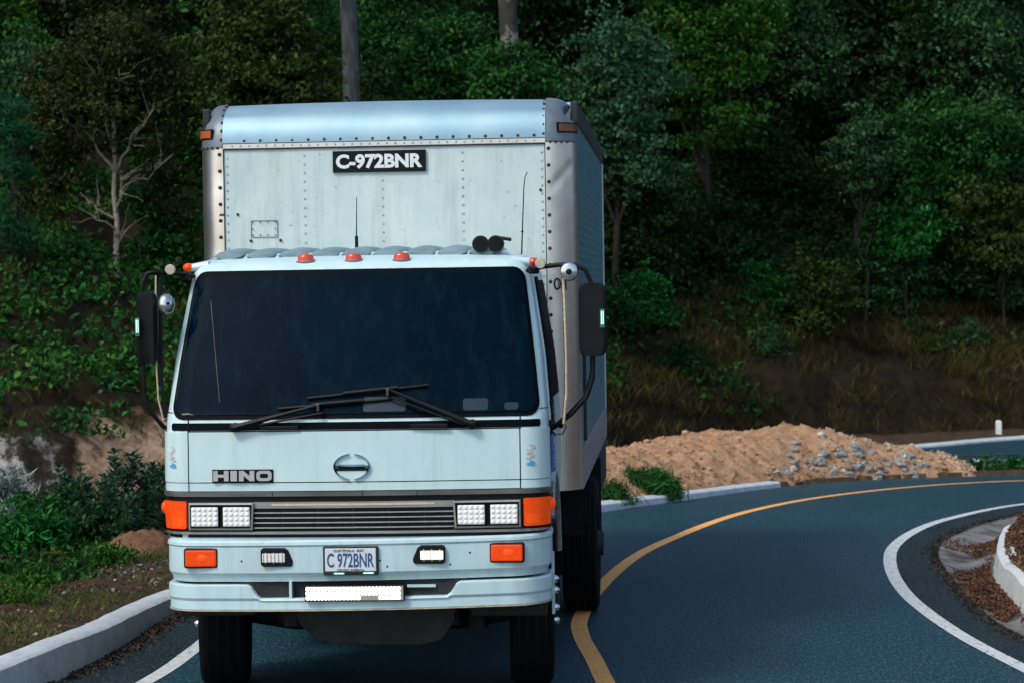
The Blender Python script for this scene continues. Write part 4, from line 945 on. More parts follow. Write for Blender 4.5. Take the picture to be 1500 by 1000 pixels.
for sg in (-1, 1):
    q = sorted((sg*.62, sg*1.06)); Mf = MB(); Mf.box(q[0], q[1], .40, .46, .52, .66) if sg < 0 else Mf.box(q[0], q[1], .45, .52, .50, .64); Mf.build('splash_panel', M_['frame'], truck, bevel=.01)
    q = sorted((sg*.70, sg*1.09)); Mf = MB(); Mf.loft([[(xx, 1.15 + .62*math.cos(t), .49+.60*math.sin(t)) for xx in (q[0], q[1])] + [(xx, 1.15 + .60*math.cos(t), .49+.58*math.sin(t)) for xx in (q[1], q[0])] for t in np.linspace(.15, PI-.35, 14)]); Mf.build('front_mudguard', M_['black'], truck, smooth=40)
    q = sorted((sg*.66, sg*1.235)); Mf = MB(); Mf.box(q[0], q[1], 5.05, 5.07, .42, 1.07); Mf.build('mud_flap', M_['rubber'], truck)
    q = sorted((sg*.66, sg*1.20)); Mf = MB(); Mf.box(q[0], q[1], 3.70, 3.72, .70, 1.07); Mf.box(q[0], q[1], 2.2, 2.23, .78, 1.06); Mf.build_each('mud_flap', M_['rubber'], truck)
    q = sorted((sg*1.15, sg*1.21)); Mf = MB(); Mf.box(q[0], q[1], 5.2, 7.4, .74, 1.07); Mf.build('side_skirt', M_['frame'], truck)
def tyre_prof(w, R):
    return [(R*.56,-w/2*.72),(R*.62,-w/2*.95),(R*.78,-w/2),(R*.93,-w/2*.97),(R*.985,-w/2*.84),(R,-w/2*.66),(R,w/2*.66),(R*.985,w/2*.84),(R*.93,w/2*.97),(R*.78,w/2),(R*.62,w/2*.95),(R*.56,w/2*.72)]
tread = pm('tyre_rubber', (.002,.0025,.003), (.005,.006,.006), 10, rough=.85, spec=.12, bump=.2, bscale=25)
def wheel(name, x, y, R, w, sg, steer=0, nuts=True):
    r_ = empty(name, (x, y, R), steer); r_.parent = truck
    Mq = MB(); Mq.lathe(tyre_prof(w, R), (0,0,0), 'x', 56); Mq.build('tyre', tread, r_, smooth=40)
    Mq = MB()
    for xx in (-.30,-.10,.10,.30): Mq.lathe([(R+.0008, xx*w-.006),(R+.0022, xx*w-.005),(R+.0022, xx*w+.005),(R+.0008, xx*w+.006)], (0,0,0), 'x', 56)
    Mq.build('tread_groove', M_['ink'], r_)
    Mq = MB(); Mq.lathe([(R*.40,w*.30),(R*.38,w*.42),(R*.2,w*.44),(R*.18,w*.62),(R*.1,w*.64)], (0,0,0), 'x', 24, sg); Mq.lathe([(R*.57,-w*.30),(R*.57,w*.30),(R*.5,w*.22),(R*.36,w*.05),(R*.30,w*.20),(R*.30,w*.36),(R*.10,w*.40)], (0,0,0), 'x', 30, sg); Mq.build('rim', M_['frame'], r_, smooth=35)
    if nuts:
        for k in range(8):
            t = k*PI/4 + .2; c = (sg*(w*.5 - .035), R*.27*math.cos(t), R*.27*math.sin(t))
            Mq = MB(); Mq.lathe([(.024,0),(.024,.040),(.019,.060),(.008,.072)], c, 'x', 8, sg); Mq.build('wheel_nut', M_['nut'], r_, smooth=40)
    return r_
wheel('front_wheel', -.938, 1.17, .495, .300, -1, rad(8.5)); wheel('front_wheel', .925, 1.17, .495, .265, 1, rad(4))
for sg in (-1, 1):
    wheel('rear_wheel', sg*.80, 4.4, .49, .26, sg, 0, False); wheel('rear_wheel', sg*1.105, 4.4, .49, .26, sg, 0, False)
# ------------------------------------------------------------------ earth mound with rubble
kk = K[(K[:,0] > -.6) & (K[:,1] > 22.5) & (K[:,0] < 6.6)]; NA, NB = 330, 120
kp_ = resample(kk, NA); kn = nrm2(kp_)
crest = np.interp(kp_[:,0], [-.6, .6, 1.4, 2.0, 2.5, 2.75, 3.1, 3.9, 4.4, 4.8, 5.3, 5.7, 6.2, 6.6], [.42,.46,.53,.59,.56,.46,.56,.65,.69,.66,.43,.41,.25,.02])
wid = np.interp(kp_[:,0], [-.6, 4.0, 5.5, 6.6], [3.2, 3.2, 2.6, 1.4])
MP = np.zeros((NA, NB, 3))
for i_ in range(NA):
    for j_ in range(NB):
        u = j_/(NB-1); q = .16 + u*wid[i_]; x, y = kp_[i_] + kn[i_]*q
        pr = math.sin(PI*min(1, u*1.0)**.85)**.85 if 0 < u < 1 else 0
        h = crest[i_]*pr
        h *= 1 + .13*fbm(x*1.1, y*1.1, 3)
        env = min(1, pr*1.6)
        h += env*(.07*fbm(x*2.4, y*2.4, 7) + .065*fbm(x*5, y*5, 2, 3) + .022*fbm(x*14, y*14, 4, 3))
        MP[i_, j_] = (x, y, float(z0(y)) - .03 + max(h, -.02) + (0.0 if u < 1 else -.1))
idm = np.arange(NA*NB).reshape(NA, NB)
earth = pm('dug_earth', (.28,.15,.078), (.46,.285,.17), scale=3.0, rough=.95, bump=1.0, bscale=22, spec=.1, lo=.3, hi=.7, c3=(.46,.30,.19), s3=5, t3=(.52,.66))
mo = fastmesh('earth_mound', MP, np.stack([idm[:-1,:-1], idm[1:,:-1], idm[1:,1:], idm[:-1,1:]], -1).reshape(-1,4)[:, ::-1], earth)
tag(mo, 'long heap of dug orange brown earth dumped along the outside of the bend', 'earth mound')
rock_g = pm('rubble_grey', (.18,.19,.19), (.40,.41,.40), 7, rough=.9, bump=.6, bscale=25); rock_b = pm('clod_earth', (.28,.15,.078), (.45,.28,.165), 7, rough=.95, bump=.6, bscale=25); rock_p = pm('rubble_pale', (.40,.38,.34), (.55,.52,.48), 7, rough=.9, bump=.5, bscale=25)
rr = np.random.default_rng(5)
def on_mound(px, py):
    """the point of the mound surface seen at a picture position"""
    d = ray(px, py); v = MP.reshape(-1,3) - [0,0,CAMH]; t = v @ d/(d @ d); e = np.linalg.norm(v - t[:,None]*d, axis=1) + .002*t
    return MP.reshape(-1,3)[np.argmin(e)]
rproto = {}
def rock(name, p, s, mat, label, cat, group, seed):
    k = (mat.name, seed % 5)
    if k not in rproto:
        M = MB(); M.blob((0,0,0), (1,.85,.62), .55, 3, seed + 3); o = M.build(name, mat, smooth=35); rproto[k] = o
    else: o = rproto[k].copy(); COL.objects.link(o); o.name = name
    o.location = (float(p[0]), float(p[1]), float(p[2]) + s*.15); o.scale = (s, s, s); o.rotation_euler = tuple(rr.uniform(-.6, .6, 2)) + (rr.uniform(0, 6),)
    tag(o, label, cat, group)
for k in range(64):
    px = rr.uniform(1150, 1365); py = np.interp(px, [1150,1365], [672,684]) + rr.normal()*12
    rock('rubble_stone', on_mound(px, min(py, 703)), rr.uniform(.025, .075)*(1.35 if k % 7 == 0 else 1), rock_g, 'grey broken stone tipped down the right flank of the brown earth mound', 'stone', 'grey stones on the earth mound', k)
for k in range(22):
    px = rr.uniform(1120, 1300); py = rr.uniform(662, 706)
    rock('pale_stone', on_mound(px, py), rr.uniform(.02, .05), rock_p, 'pale whitish stone lying among grey rubble on the earth mound', 'stone', 'pale stones on the earth mound', k)
for k in range(110):
    px = rr.uniform(890, 1400); py = np.interp(px, [890,1200,1400], [715,690,690]) + rr.normal()*18
    rock('earth_clod', on_mound(px, py), rr.uniform(.015, .05)*(2 if k % 8 == 0 else 1), rock_b, 'brown clod of dug earth resting on the orange brown mound', 'clod', 'clods on the earth mound', k)
tag(rproto[(rock_g.name, 0)], 'grey broken stone tipped down the right flank of the brown earth mound', 'stone')

def on_top(nn, f):
    k_ = rr.integers(0, NA*NB, nn*3); P_ = MP.reshape(-1,3)[k_]; u_ = (k_ % NB)/NB; ok_ = (u_ > .02) & (u_ < .75) & np.array([f(p, u) for p, u in zip(P_, u_)]); return P_[ok_][:nn] + np.c_[rr.normal(size=(min(nn, ok_.sum()), 2))*.01, np.zeros(min(nn, ok_.sum()))]
rg = np.random.default_rng(33)
def stones(name, P, s0, s1, mat):
    M = bmesh.new(); bmesh.ops.create_icosphere(M, subdivisions=1, radius=1); bv = np.array([v.co[:] for v in M.verts]); bf = np.array([[v.index for v in f.verts] for f in M.faces]); M.free()
    V_, F_ = [], []
    for k, p in enumerate(P):
        s = rg.uniform(s0, s1)*(2.2 if rg.random() < .06 else 1); v = bv*(1 + rg.normal(size=(len(bv),1))*.18)*[1,.85,.65]*s; a = rg.uniform(0, 6.28); R_ = np.array([[math.cos(a),-math.sin(a),0],[math.sin(a),math.cos(a),0],[0,0,1]])
        V_.append(v @ R_.T + p + [0,0,s*.25]); F_.append(bf + k*len(bv))
    o = fastmesh(name, np.vstack(V_), np.vstack(F_), mat); o['kind'] = 'stuff'; return o
stones('earth_crumbs', on_top(2600, lambda p, u: noise.noise(Vector((p[0]*1.5, p[1]*1.5, 1))) > -.35), .008, .026, pm('crumb_earth', (.28,.15,.078), (.45,.28,.165), 9, rough=.95, island=.22, spec=.1))
stones('gravel', on_top(1900, lambda p, u: 4.0 + .5*u < p[0] < 6.3 and u < .5 - .05*abs(p[0]-5) and noise.noise(Vector((p[0]*1.7, p[1]*1.7, 5))) > -.25), .008, .028, pm('crumb_grey', (.20,.20,.19), (.46,.44,.40), 9, rough=.9, island=.45, spec=.1))
# white post beyond the far road
pp_ = at(1463, 642, 40.6); M = MB(); zb = float(pp_[2]) - .05
M.loft([[(pp_[0]+a*w_, 40.6+b*w_, z) for a, b in ((-1,-1),(1,-1),(1,1),(-1,1))] for w_, z in ((.045,zb-.25),(.045,zb+.33),(.04,zb+.35),(.02,zb+.36))])
tag(M.build('marker_post', pm('post_white', (.72,.75,.74), (.8,.82,.8), 5, rough=.6), bevel=.006), 'short white marker post standing beyond the far road at the foot of the hill', 'post')

# ------------------------------------------------------------------ named trees
ptree('broadleaf_tree', 'dark tree with pale forked bare lower limbs and rusty leaf tips left of the truck', 'tree', 31.0, 172,
      [(72,262,36,44),(250,262,30,50),(95,120,60,55),(150,75,70,50),(215,110,48,60),(75,200,48,55),(150,165,85,60),(225,190,40,55),(165,110,90,65)], 'rust', bark='pale', ncl=400, per=44, cr=.19, L=.075, Wd=.04, trunk_r=.045, shell=.55, top=3.0, yoff=.14,
      limbs=[((0, 0, 0.928), (-0.4, -0.32, 1.276), 0.0187), ((0, 0, 0.812), (-0.33, -0.32, 1.021), 0.0143), ((0, 0, 1.021), (0.13, -0.32, 1.485), 0.0187), ((0, 0, 1.531), (-0.34, -0.32, 2.111), 0.0242), ((0, 0, 1.554), (0.34, -0.32, 2.088), 0.0242), ((-0.28, -0.17, 1.995), (-0.6, -0.37, 2.204), 0.0099), ((0.3, -0.18, 2.018), (0.52, -0.37, 2.262), 0.011000000000000001), ((0.05, 0, 1.276), (0.78, -0.32, 1.74), 0.0121), ((-0.01, 0, 1.682), (-0.1, -0.33999999999999997, 2.61), 0.0176), ((-0.01, 0, 1.74), (0.12, -0.32, 2.842), 0.015400000000000002), ((0, 0, 0.522), (0.14, -0.32, 0.835), 0.013200000000000002), ((-0.02, 0, 2.204), (-0.18, -0.32, 3.016), 0.011000000000000001)])
ptree('young_pine', 'slender young pine with a thin reddish trunk at the left edge', 'tree', 29.5, 24, [(12,165,26,18),(30,190,22,16),(8,225,24,14),(28,250,18,14),(10,325,26,14),(30,345,20,12)], 'pine', ncl=70, per=70, cr=.15, L=.13, Wd=.012, trunk_r=.028)
ptree('bushy_tree', 'dense olive green bushy tree behind the upper left corner of the truck box', 'tree', 34.0, 385, [(380,40,62,70),(345,100,58,50),(430,110,55,50),(385,150,95,60),(395,-40,50,60)], 'olive', ncl=420, per=48, cr=.24, L=.095, Wd=.05, trunk_r=.09)
for lab, nm, px, Y, r0, bk in (('straight grey conifer trunk rising behind the left half of the truck box', 'tall_conifer', 517, 36.0, .125, 'grey'), ('mottled brown trunk with whitish lichen above the middle of the truck box', 'lichened_tree', 757, 37.5, .150, 'mottled')):
    x = at(px, 140, Y)[0]; z = hz(x, Y) - .1; rt = empty(nm, (x, Y, z)); tag(rt, lab, 'tree')
    M = MB(); M.tube([(0,0,0),(.0,0,1.5),(-.03,0,3.5),(-.06 if bk == 'grey' else -.10,0,5.0),(-.10 if bk == 'grey' else -.17,0,6.5),(-.15,0,9),(-.2,0,13)], [r0*1.15, r0*1.04, r0, r0*.97, r0*.94, r0*.7, r0*.3], 14); M.build('trunk', BARK[bk], rt, smooth=70)
    Cn, d, cc = crown_points([(-.2,0,12.5,1.8,1.8,2.2),(0,0,10.5,2.0,2.0,1.2)], 120, 46, .4); V, F = leaf_geo(Cn, .16, .02, .4, d*.5); fastmesh('crown', V, F, LEAF['pine'], rt)
NAMED = [
 ('pale_leaf_tree', 'tall tree with silvery blue green leaves just right of the truck box', 41.0, 905, [(935,250,50,40),(895,75,55,45),(915,150,48,60),(880,120,45,50),(950,110,40,45),(900,200,50,40)], 'blue', dict(ncl=300, per=44, cr=.22, L=.10, Wd=.055)),
 ('yellow_green_tree', 'yellow green topped tree at the top edge right of the silvery tree', 43.0, 1030, [(1010,40,60,40),(1060,70,60,40),(1000,-20,60,40),(1085,20,50,50),(1030,110,70,45),(1060,170,60,40)], 'bright', dict(ncl=360, per=42, cr=.24, L=.11, Wd=.06)),  # yellow green is the leaf colour itself
 ('grey_leaf_tree', 'grey green spreading tree near the top right of the wood', 46.0, 1150, [(1120,40,60,50),(1180,70,55,35),(1150,110,70,40),(1110,-20,60,40)], 'grey', dict(ncl=300, per=44, cr=.27, L=.11, Wd=.055)),
 ('bare_branch_tree', 'thin tree with bare fanning branches in the top right corner', 49.5, 1395, [(1390,60,55,40),(1430,20,50,40),(1360,20,40,40)], 'rust', dict(ncl=60, per=26, cr=.2, L=.09, Wd=.045, bark='grey', nl=16, trunk_r=.035)),
 ('sapling', 'slender sapling with a pale stem and drooping grey leaves low on the right slope', 43.3, 1266, [(1262,190,36,34),(1240,225,30,24),(1285,240,28,22),(1262,265,24,22)], 'grey', dict(ncl=80, per=34, cr=.17, L=.10, Wd=.05, bark='brown', trunk_r=.03)),
 ('leafy_tree', 'mid green flat topped tree below the top right corner', 44.6, 1400, [(1370,180,60,36),(1430,195,60,34),(1400,230,80,32),(1390,280,60,34)], 'green', dict(ncl=250, per=44, cr=.25, L=.11, Wd=.055)),
 ('emerald_bush', 'bright emerald bush low on the slope right of the truck mirror', 43.0, 1000, [(985,440,40,26),(1030,425,36,24),(1010,460,45,18)], 'emerald', dict(ncl=60, per=34, cr=.2, L=.11, Wd=.06, trunk_r=.03)),
 ('emerald_shrub', 'emerald shrub beside the pale stemmed sapling', 43.8, 1330, [(1300,330,36,30),(1345,335,40,26),(1320,360,50,24)], 'emerald', dict(ncl=80, per=36, cr=.2, L=.11, Wd=.055, trunk_r=.03)),
 ('dusky_tree', 'dark green tree behind the mirror on the right side of the truck', 41.5, 945, [(930,290,50,45),(975,320,50,50),(940,370,60,40)], 'dark', dict(ncl=200, per=44, cr=.24, L=.10, Wd=.05)),
 ('blackish_tree', 'blackish green tree in the middle of the right slope', 45.0, 1110, [(1090,230,60,60),(1140,270,55,50),(1100,310,70,40)], 'dark', dict(ncl=240, per=44, cr=.26, L=.11, Wd=.055)),  # blackish green is the leaf colour itself
 ('round_bush', 'dark rounded shrub between the two trunks above the truck box', 37.6, 650, [(620,80,40,40),(665,70,50,45),(640,120,60,40),(700,110,40,40)], 'green', dict(ncl=200, per=44, cr=.24, L=.10, Wd=.05)),
 ('understory_bush', 'low dark bush against the foot of the lichened trunk', 36.6, 745, [(730,100,38,34),(775,115,36,32),(750,140,50,30)], 'green', dict(ncl=130, per=44, cr=.22, L=.10, Wd=.05)),
 ('blue_green_tree', 'bluish green tree behind the young pine at the left edge', 33.5, 45, [(35,95,45,40),(60,130,40,40),(30,150,50,40)], 'grey', dict(ncl=190, per=44, cr=.2, L=.09, Wd=.045)),
 ('bright_corner_tree', 'bright green foliage tree filling the top left corner', 36.0, 5, [(0,20,45,40),(30,50,40,36),(-30,60,40,40)], 'bright', dict(ncl=130, per=44, cr=.22, L=.10, Wd=.05)),
 ('russet_tree', 'dull russet brown tree along the top edge left of the bushy tree', 36.5, 130, [(90,15,70,36),(180,20,70,40),(250,50,50,60),(140,-20,80,30)], 'rust', dict(ncl=220, per=44, cr=.24, L=.09, Wd=.045)),
 ('dark_shrub', 'dark shrub beside the truck box behind the left mirror', 31.5, 245, [(235,300,36,50),(260,370,32,50),(230,390,40,30)], 'green', dict(ncl=160, per=40, cr=.17, L=.08, Wd=.042, trunk_r=.03)),
 ('tall_dark_tree', 'tall dark tree with ragged crown at the right edge', 47.5, 1480, [(1470,80,50,60),(1500,140,50,60),(1460,150,50,40)], 'dark', dict(ncl=220, per=44, cr=.27, L=.11, Wd=.055)),
 ('olive_shrub', 'olive shrub at the right edge halfway up the slope', 44.0, 1470, [(1440,300,45,40),(1490,320,45,44),(1465,360,55,36)], 'olive', dict(ncl=180, per=40, cr=.23, L=.10, Wd=.05, trunk_r=.03)),
 ('dark_thicket', 'dark green thicket shrub right of the emerald bush', 43.6, 1180, [(1140,390,50,36),(1200,380,55,40),(1170,430,65,30)], 'dark', dict(ncl=170, per=40, cr=.23, L=.10, Wd=.05, trunk_r=.03)),
 ('low_green_shrub', 'mid green shrub in front of the dark thicket on the right slope', 42.8, 1130, [(1110,450,40,24),(1150,470,40,22)], 'green', dict(ncl=70, per=38, cr=.2, L=.10, Wd=.05, trunk_r=.02)),
]
for nm, lab, Y, px, cr_, leaf, kw in NAMED: ptree(nm, lab, 'tree' if 'tree' in nm or nm == 'sapling' else 'shrub', Y, px, cr_, leaf, **kw)
# the shaded wood further up the slope
back = []
for k, lf in enumerate(('dark', 'green', 'dark', 'grey')):
    o = tree('forest_tree', 'dark leafy tree in the shade of the wood up the hillside', 'tree', 700, 52, [(0,2.6,1.5,1.3),(-.7,3.4,1.1,1.0),(.8,3.6,1.1,1.1),(0,4.6,1.2,1.0),(.2,1.5,1.3,.9)], lf, ncl=420, per=42, cr=.34, L=.14, Wd=.07, trunk_r=.11, group='trees in the shaded wood')
    back.append(o)
rb = np.random.default_rng(3); spots = []
for Y0, st, x0, x1 in ((46.5,2.3,-9,14),(49.5,2.3,-10,16),(53,2.5,-12,17),(57,2.8,-14,19),(62,3.2,-16,22)):
    for x in np.arange(x0, x1, st): spots.append((x + rb.uniform(-.7,.7), Y0 + rb.uniform(-1.1,1.1)))
for Y0, st, x0, x1 in ((36.5,1.9,-10,-2.4),(39.8,1.9,-11,-.6),(43,2.0,-11,.8)):
    for x in np.arange(x0, x1, st): spots.append((x + rb.uniform(-.5,.5), Y0 + rb.uniform(-.8,.8)))
for k, (x, y) in enumerate(spots):
    o = back[k] if k < 4 else copy_tree(back[int(rb.integers(0, 4))])
    s = rb.uniform(.75, 1.25)*(1.0 if y > 45 else .72); o.location = (x, y, hz(x, y) - .15); o.rotation_euler = (0, 0, rb.uniform(0, 6.28)); o.scale = (s, s, s*rb.uniform(.85, 1.2))

ush = []
for k, lf in enumerate(('green', 'dark', 'emerald', 'grey', 'olive')):
    ush.append(tree('understory_shrub', 'leafy shrub of the understory crowding the wooded slope', 'shrub', 700, 47, [(0,.7,.75,.55),(-.5,.5,.5,.4),(.5,.55,.55,.45),(.1,1.15,.5,.4)], lf, ncl=120, per=44, cr=.26, L=.105, Wd=.055, trunk_r=.03, group='understory shrubs on the slope'))
ru = np.random.default_rng(9); hb_ = resample(HB, 500); hn_ = nrm2(hb_); nsh = 0
for db0, x0, x1, stp in ((1.5,1.0,13,.95),(2.4,1.0,13,1.1),(3.2,1.0,13,1.0),(4.8,.5,13,1.1),(6.2,0,13,1.2),(7.8,-.5,13,1.2),(9.4,-.5,14,1.3),(11.2,-.5,15,1.5),(3.4,-11,-2.2,1.5),(5.2,-11,-1.5,1.6),(7.2,-11,-.5,1.6)):
    xx = x0
    while xx < x1:
        i_ = int(np.argmin(np.abs(hb_[:,0] - (xx + ru.uniform(-.5,.5))))); p = hb_[i_] + hn_[i_]*(db0 + ru.uniform(-.7,.7)); xx += stp
        # keep the bare brown ground low in the middle of the right slope and the pale forked tree open
        if (db0 < 2 and noise.noise(Vector((p[0]*.9, p[1]*.9, 2))) > .05) or (p[0] < -3.6 and p[0] > -7.2 and p[1] < 32.5): continue
        w_ = ru.choice(5, p=[.3,.34,.1,.14,.12]); o = ush[nsh] if nsh < 5 else copy_tree(ush[w_]); nsh += 1
        s_ = ru.uniform(.6, 1.15)*(1 if p[0] > 0 else .75)*(.5 if db0 < 2 else 1); o.location = (p[0], p[1], hz(p[0], p[1]) - .1); o.rotation_euler = (0, 0, ru.uniform(0, 6.28)); o.scale = (s_*1.1, s_*1.1, s_)

# ------------------------------------------------------------------ ground cover on the slope
rg = np.random.default_rng(21)
def scatter(nn, xr, dbr, keep):
    """random points on the slope at a distance behind the foot of the hill"""
    out_ = []
    hb = resample(HB, 400); hn = nrm2(hb); ok = (hb[:,0] > xr[0]) & (hb[:,0] < xr[1]); hb, hn = hb[ok], hn[ok]
    i_ = rg.integers(0, len(hb), nn); q = rg.uniform(*dbr, nn); P = hb[i_] + hn[i_]*q[:,None] + rg.normal(size=(nn,2))*.15
    Z = terrain_h(P[:,0], P[:,1]); kp2 = np.array([keep(x, y, d_) for (x, y), d_ in zip(P, q)])
    return np.c_[P, Z][kp2], q[kp2]
def cover(name, label, P, leaf, per, r, L, Wd, up=.12, bias=.6):
    npl = rg.integers(int(per*.5), int(per*1.5), len(P)); C_ = np.repeat(P, npl, 0); sz = np.repeat(rg.uniform(.5, 1.4, len(P)), npl)[:,None]
    w_ = rg.normal(size=C_.shape)*[r, r, r*.6]*sz; w_[:,2] = np.abs(w_[:,2]) + up*.5
    V, F = leaf_geo(C_ + w_, L, Wd, bias, rng=rg); o = fastmesh(name, V, F, LEAF[leaf]); o['kind'] = 'stuff'
    return o
nz_ = lambda x, y, s, z: noise.noise(Vector((x*s, y*s, z)))
P, q = scatter(2600, (-12, 0), (.35, 13), lambda x, y, d: nz_(x, y, .8, 1) > -.20 + (.35 if d < 1.0 else 0)); cover('undergrowth', '', P, 'green', 30, .16, .075, .042)
P, q = scatter(2200, (-12, 0), (.3, 11), lambda x, y, d: nz_(x, y, .9, 4) > -.05); cover('undergrowth', '', P, 'bright', 24, .14, .075, .042)
P, q = scatter(900, (-12, 0), (.5, 9), lambda x, y, d: nz_(x, y, .9, 8) > .10); cover('undergrowth', '', P, 'emerald', 24, .13, .07, .04)
P, q = scatter(5200, (0, 14), (1.5, 15), lambda x, y, d: nz_(x, y, .6, 1) > -.1 + (.35 if d < 4.0 else 0)); cover('undergrowth', '', P, 'dark', 32, .2, .10, .05)
P, q = scatter(7200, (0, 14), (.25, 13), lambda x, y, d: nz_(x, y, .6, 4) > .02 + (.16 if d < 3.5 else 0)); cover('undergrowth', '', P, 'green', 28, .18, .09, .05)
P, q = scatter(900, (0, 14), (2.2, 12), lambda x, y, d: nz_(x, y, .8, 8) > .18); cover('undergrowth', '', P, 'emerald', 22, .15, .09, .05)
P, q = scatter(500, (0, 14), (1, 12), lambda x, y, d: nz_(x, y, .8, 11) > .12); cover('undergrowth', '', P, 'olive', 26, .18, .09, .045)
P, q = scatter(2600, (0, 14), (.0, 5.0), lambda x, y, d: nz_(x, y, .7, 14) > -.25); P = np.repeat(P, 30, 0) + rg.normal(size=(len(P)*30, 3))*[.16,.16,.02]; V, F = blades(P, .26, .011, rg, .7); o = fastmesh('dry_grass', V, F, LEAF['dry']); o['kind'] = 'stuff'
P, q = scatter(900, (-12, 0), (.5, 6), lambda x, y, d: nz_(x, y, .9, 17) > .0); P = np.repeat(P, 24, 0) + rg.normal(size=(len(P)*24, 3))*[.13,.13,.02]; V, F = blades(P, .16, .009, rg, .7); o = fastmesh('dry_grass', V, F, LEAF['dry']); o['kind'] = 'stuff'

# ------------------------------------------------------------------ plants by the left kerb
def whorl_plant(root, stems, h, leafmat, L, Wd, seed):
    r_ = np.random.default_rng(seed); V_, F_ = [], []; M = MB(); nv = 0
    for s_ in range(stems):
        b = np.array([r_.normal()*.10, r_.normal()*.10, -.05]); t = b + [r_.normal()*.16, r_.normal()*.16, h*r_.uniform(.6, 1.05)]; pth = limb_path(b, t, .04, 7, r_)
        M.tube(pth, np.linspace(.008, .004, 7), 5)
        for u in np.linspace(.22, 1, 9):
            c = np.array([np.interp(u, np.linspace(0,1,7), np.array(pth)[:,k]) for k in range(3)])
            for k in range(8):
                a = k*.785 + u*7 + r_.normal()*.2; el = r_.uniform(.05, .65) + u*.35; l = L*r_.uniform(.7, 1.15)*(1 - .25*max(0, u-.8)*5*.5)
                d = np.array([math.cos(a)*math.cos(el), math.sin(a)*math.cos(el), math.sin(el)]); sd_ = np.array([-math.sin(a), math.cos(a), 0]); nn_ = np.cross(sd_, d)*-1
                p0 = c; pm_ = c + d*l*.5 + nn_*0; p1 = c + d*l - np.array([0,0,l*.22]); w_ = Wd*.5
                V_ += [p0, pm_ + sd_*w_ + [0,0,.006], p1, pm_ - sd_*w_ + [0,0,.006]]; F_.append([nv, nv+1, nv+2, nv+3]); nv += 4
    M.build('stem', BARK['brown'], root); fastmesh('leaves', V_, F_, leafmat, root)
wl = pm('leaf_whorl', (.014,.052,.022), (.036,.098,.044), 2, rough=.42, island=.4, spec=.45, trans=.15)
protos = []
for k in range(3):
    o = empty('broadleaf_shrub', (0,0,0)); tag(o, 'dark green shrub with upright whorls of long leaves between the left kerb and the bank', 'shrub', 'whorled shrubs behind the left kerb'); whorl_plant(o, 5, .75, wl, .17, .036, 40+k); protos.append(o)
sp = [(150,760,23.6,1.0),(125,770,23.9,.9),(170,735,24.4,1.15),(205,745,24.4,1.05),(232,760,23.8,1.0),(100,775,24.2,.85),(190,780,23.3,.8),(160,715,25,1.2),(215,720,25,1.15),(238,735,24.8,1.1),(135,740,24.8,1.0),(75,790,24.0,.8),(110,800,23.2,.7),(178,800,22.8,.6)]
for k, (px, py, Y, s) in enumerate(sp):
    o = protos[k] if k < 3 else copy_tree(protos[k % 3]); Y -= 1.9; s *= .76; x = at(px, 700, Y)[0]; o.location = (x, Y, hz(x, Y)); o.scale = (s,)*3; o.rotation_euler = (0, 0, k*1.3)
def small_bush(name, label, px, Y, h, w, leaf, L, Wd, ncl, per, cat='shrub', group=None, bias=.5):
    x = at(px, 700, Y)[0]; z = hz(x, Y) - .03; root = empty(name, (x, Y, z)); tag(root, label, cat, group)
    Cn, d, cc = crown_points([(0,0,h*.5,w,w*.8,h*.5),(w*.4,0,h*.35,w*.7,w*.6,h*.35),(-w*.4,0,h*.35,w*.7,w*.6,h*.35)], ncl, per, .12, shell=.3); Cn[:,2] = np.maximum(Cn[:,2], .01)
    V, F = leaf_geo(Cn, L, Wd, bias, d*.4); fastmesh('foliage', V, F, LEAF[leaf] if isinstance(leaf, str) else leaf, root)
    M = MB()
    for c in cc[:7]: M.tube(limb_path((c[0]*.2, c[1]*.2, 0), c, .05, 4), [.008,.006,.004,.003], 5)
    M.build('stem', BARK['brown'], root); return root
small_bush('fern_bush', 'bright green feathery bush at the left edge near the kerb', 30, 20.6, .34, .36, 'emerald', .06, .022, 110, 60)
small_bush('leafy_bush', 'mid green small leaved bush between the feathery bush and the whorled shrubs', 95, 21.8, .36, .34, 'green', .065, .03, 110, 56)
small_bush('grey_sage_bush', 'silvery grey spiky bush at the left edge below the rock face', 4, 22.6, .50, .15, pm('leaf_sage', (.11,.15,.13), (.20,.25,.22), 2, rough=.6, island=.4), .12, .014, 60, 50, bias=-.4)
small_bush('dark_weed', 'dark tangled weed patch in front of the whorled shrubs', 150, 21.2, .26, .34, 'dark', .06, .026, 90, 56)
small_bush('low_weed', 'low lime green weed growing on the gravel just left of the truck bumper', 145, 19.6, .10, .16, 'bright', .05, .018, 30, 40, 'weed')
small_bush('pale_weed', 'pale flowered weed left of the truck indicator', 205, 23.0, .34, .15, 'blue', .05, .03, 36, 40, 'weed')
small_bush('edge_weed', 'tiny green weed behind the bend of the left kerb', 8, 17.3, .10, .10, 'bright', .05, .018, 16, 30, 'weed')
small_bush('roadside_bush', 'green grassy bush at the end of the white kerb right of the truck', 950, 27.7, .24, .26, 'green', .16, .012, 120, 60, bias=-.5)
small_bush('kerb_bush', 'small grassy bush tight against the rear of the truck above the kerb', 895, 26.6, .13, .13, 'green', .12, .012, 50, 50, bias=-.5)
for k, (px, h, w) in enumerate(((1445,.05,.2),(1478,.07,.22),(1505,.08,.25))):
    small_bush('verge_bush', ('grey green low bush in the strip between the two roads, leftmost there', 'low bush in the middle of the strip between the two roads', 'low bush in the strip between the two roads at the right edge')[k], px, 33.25, h, w, ('grey','green','green')[k], .07, .03, 40, 40)
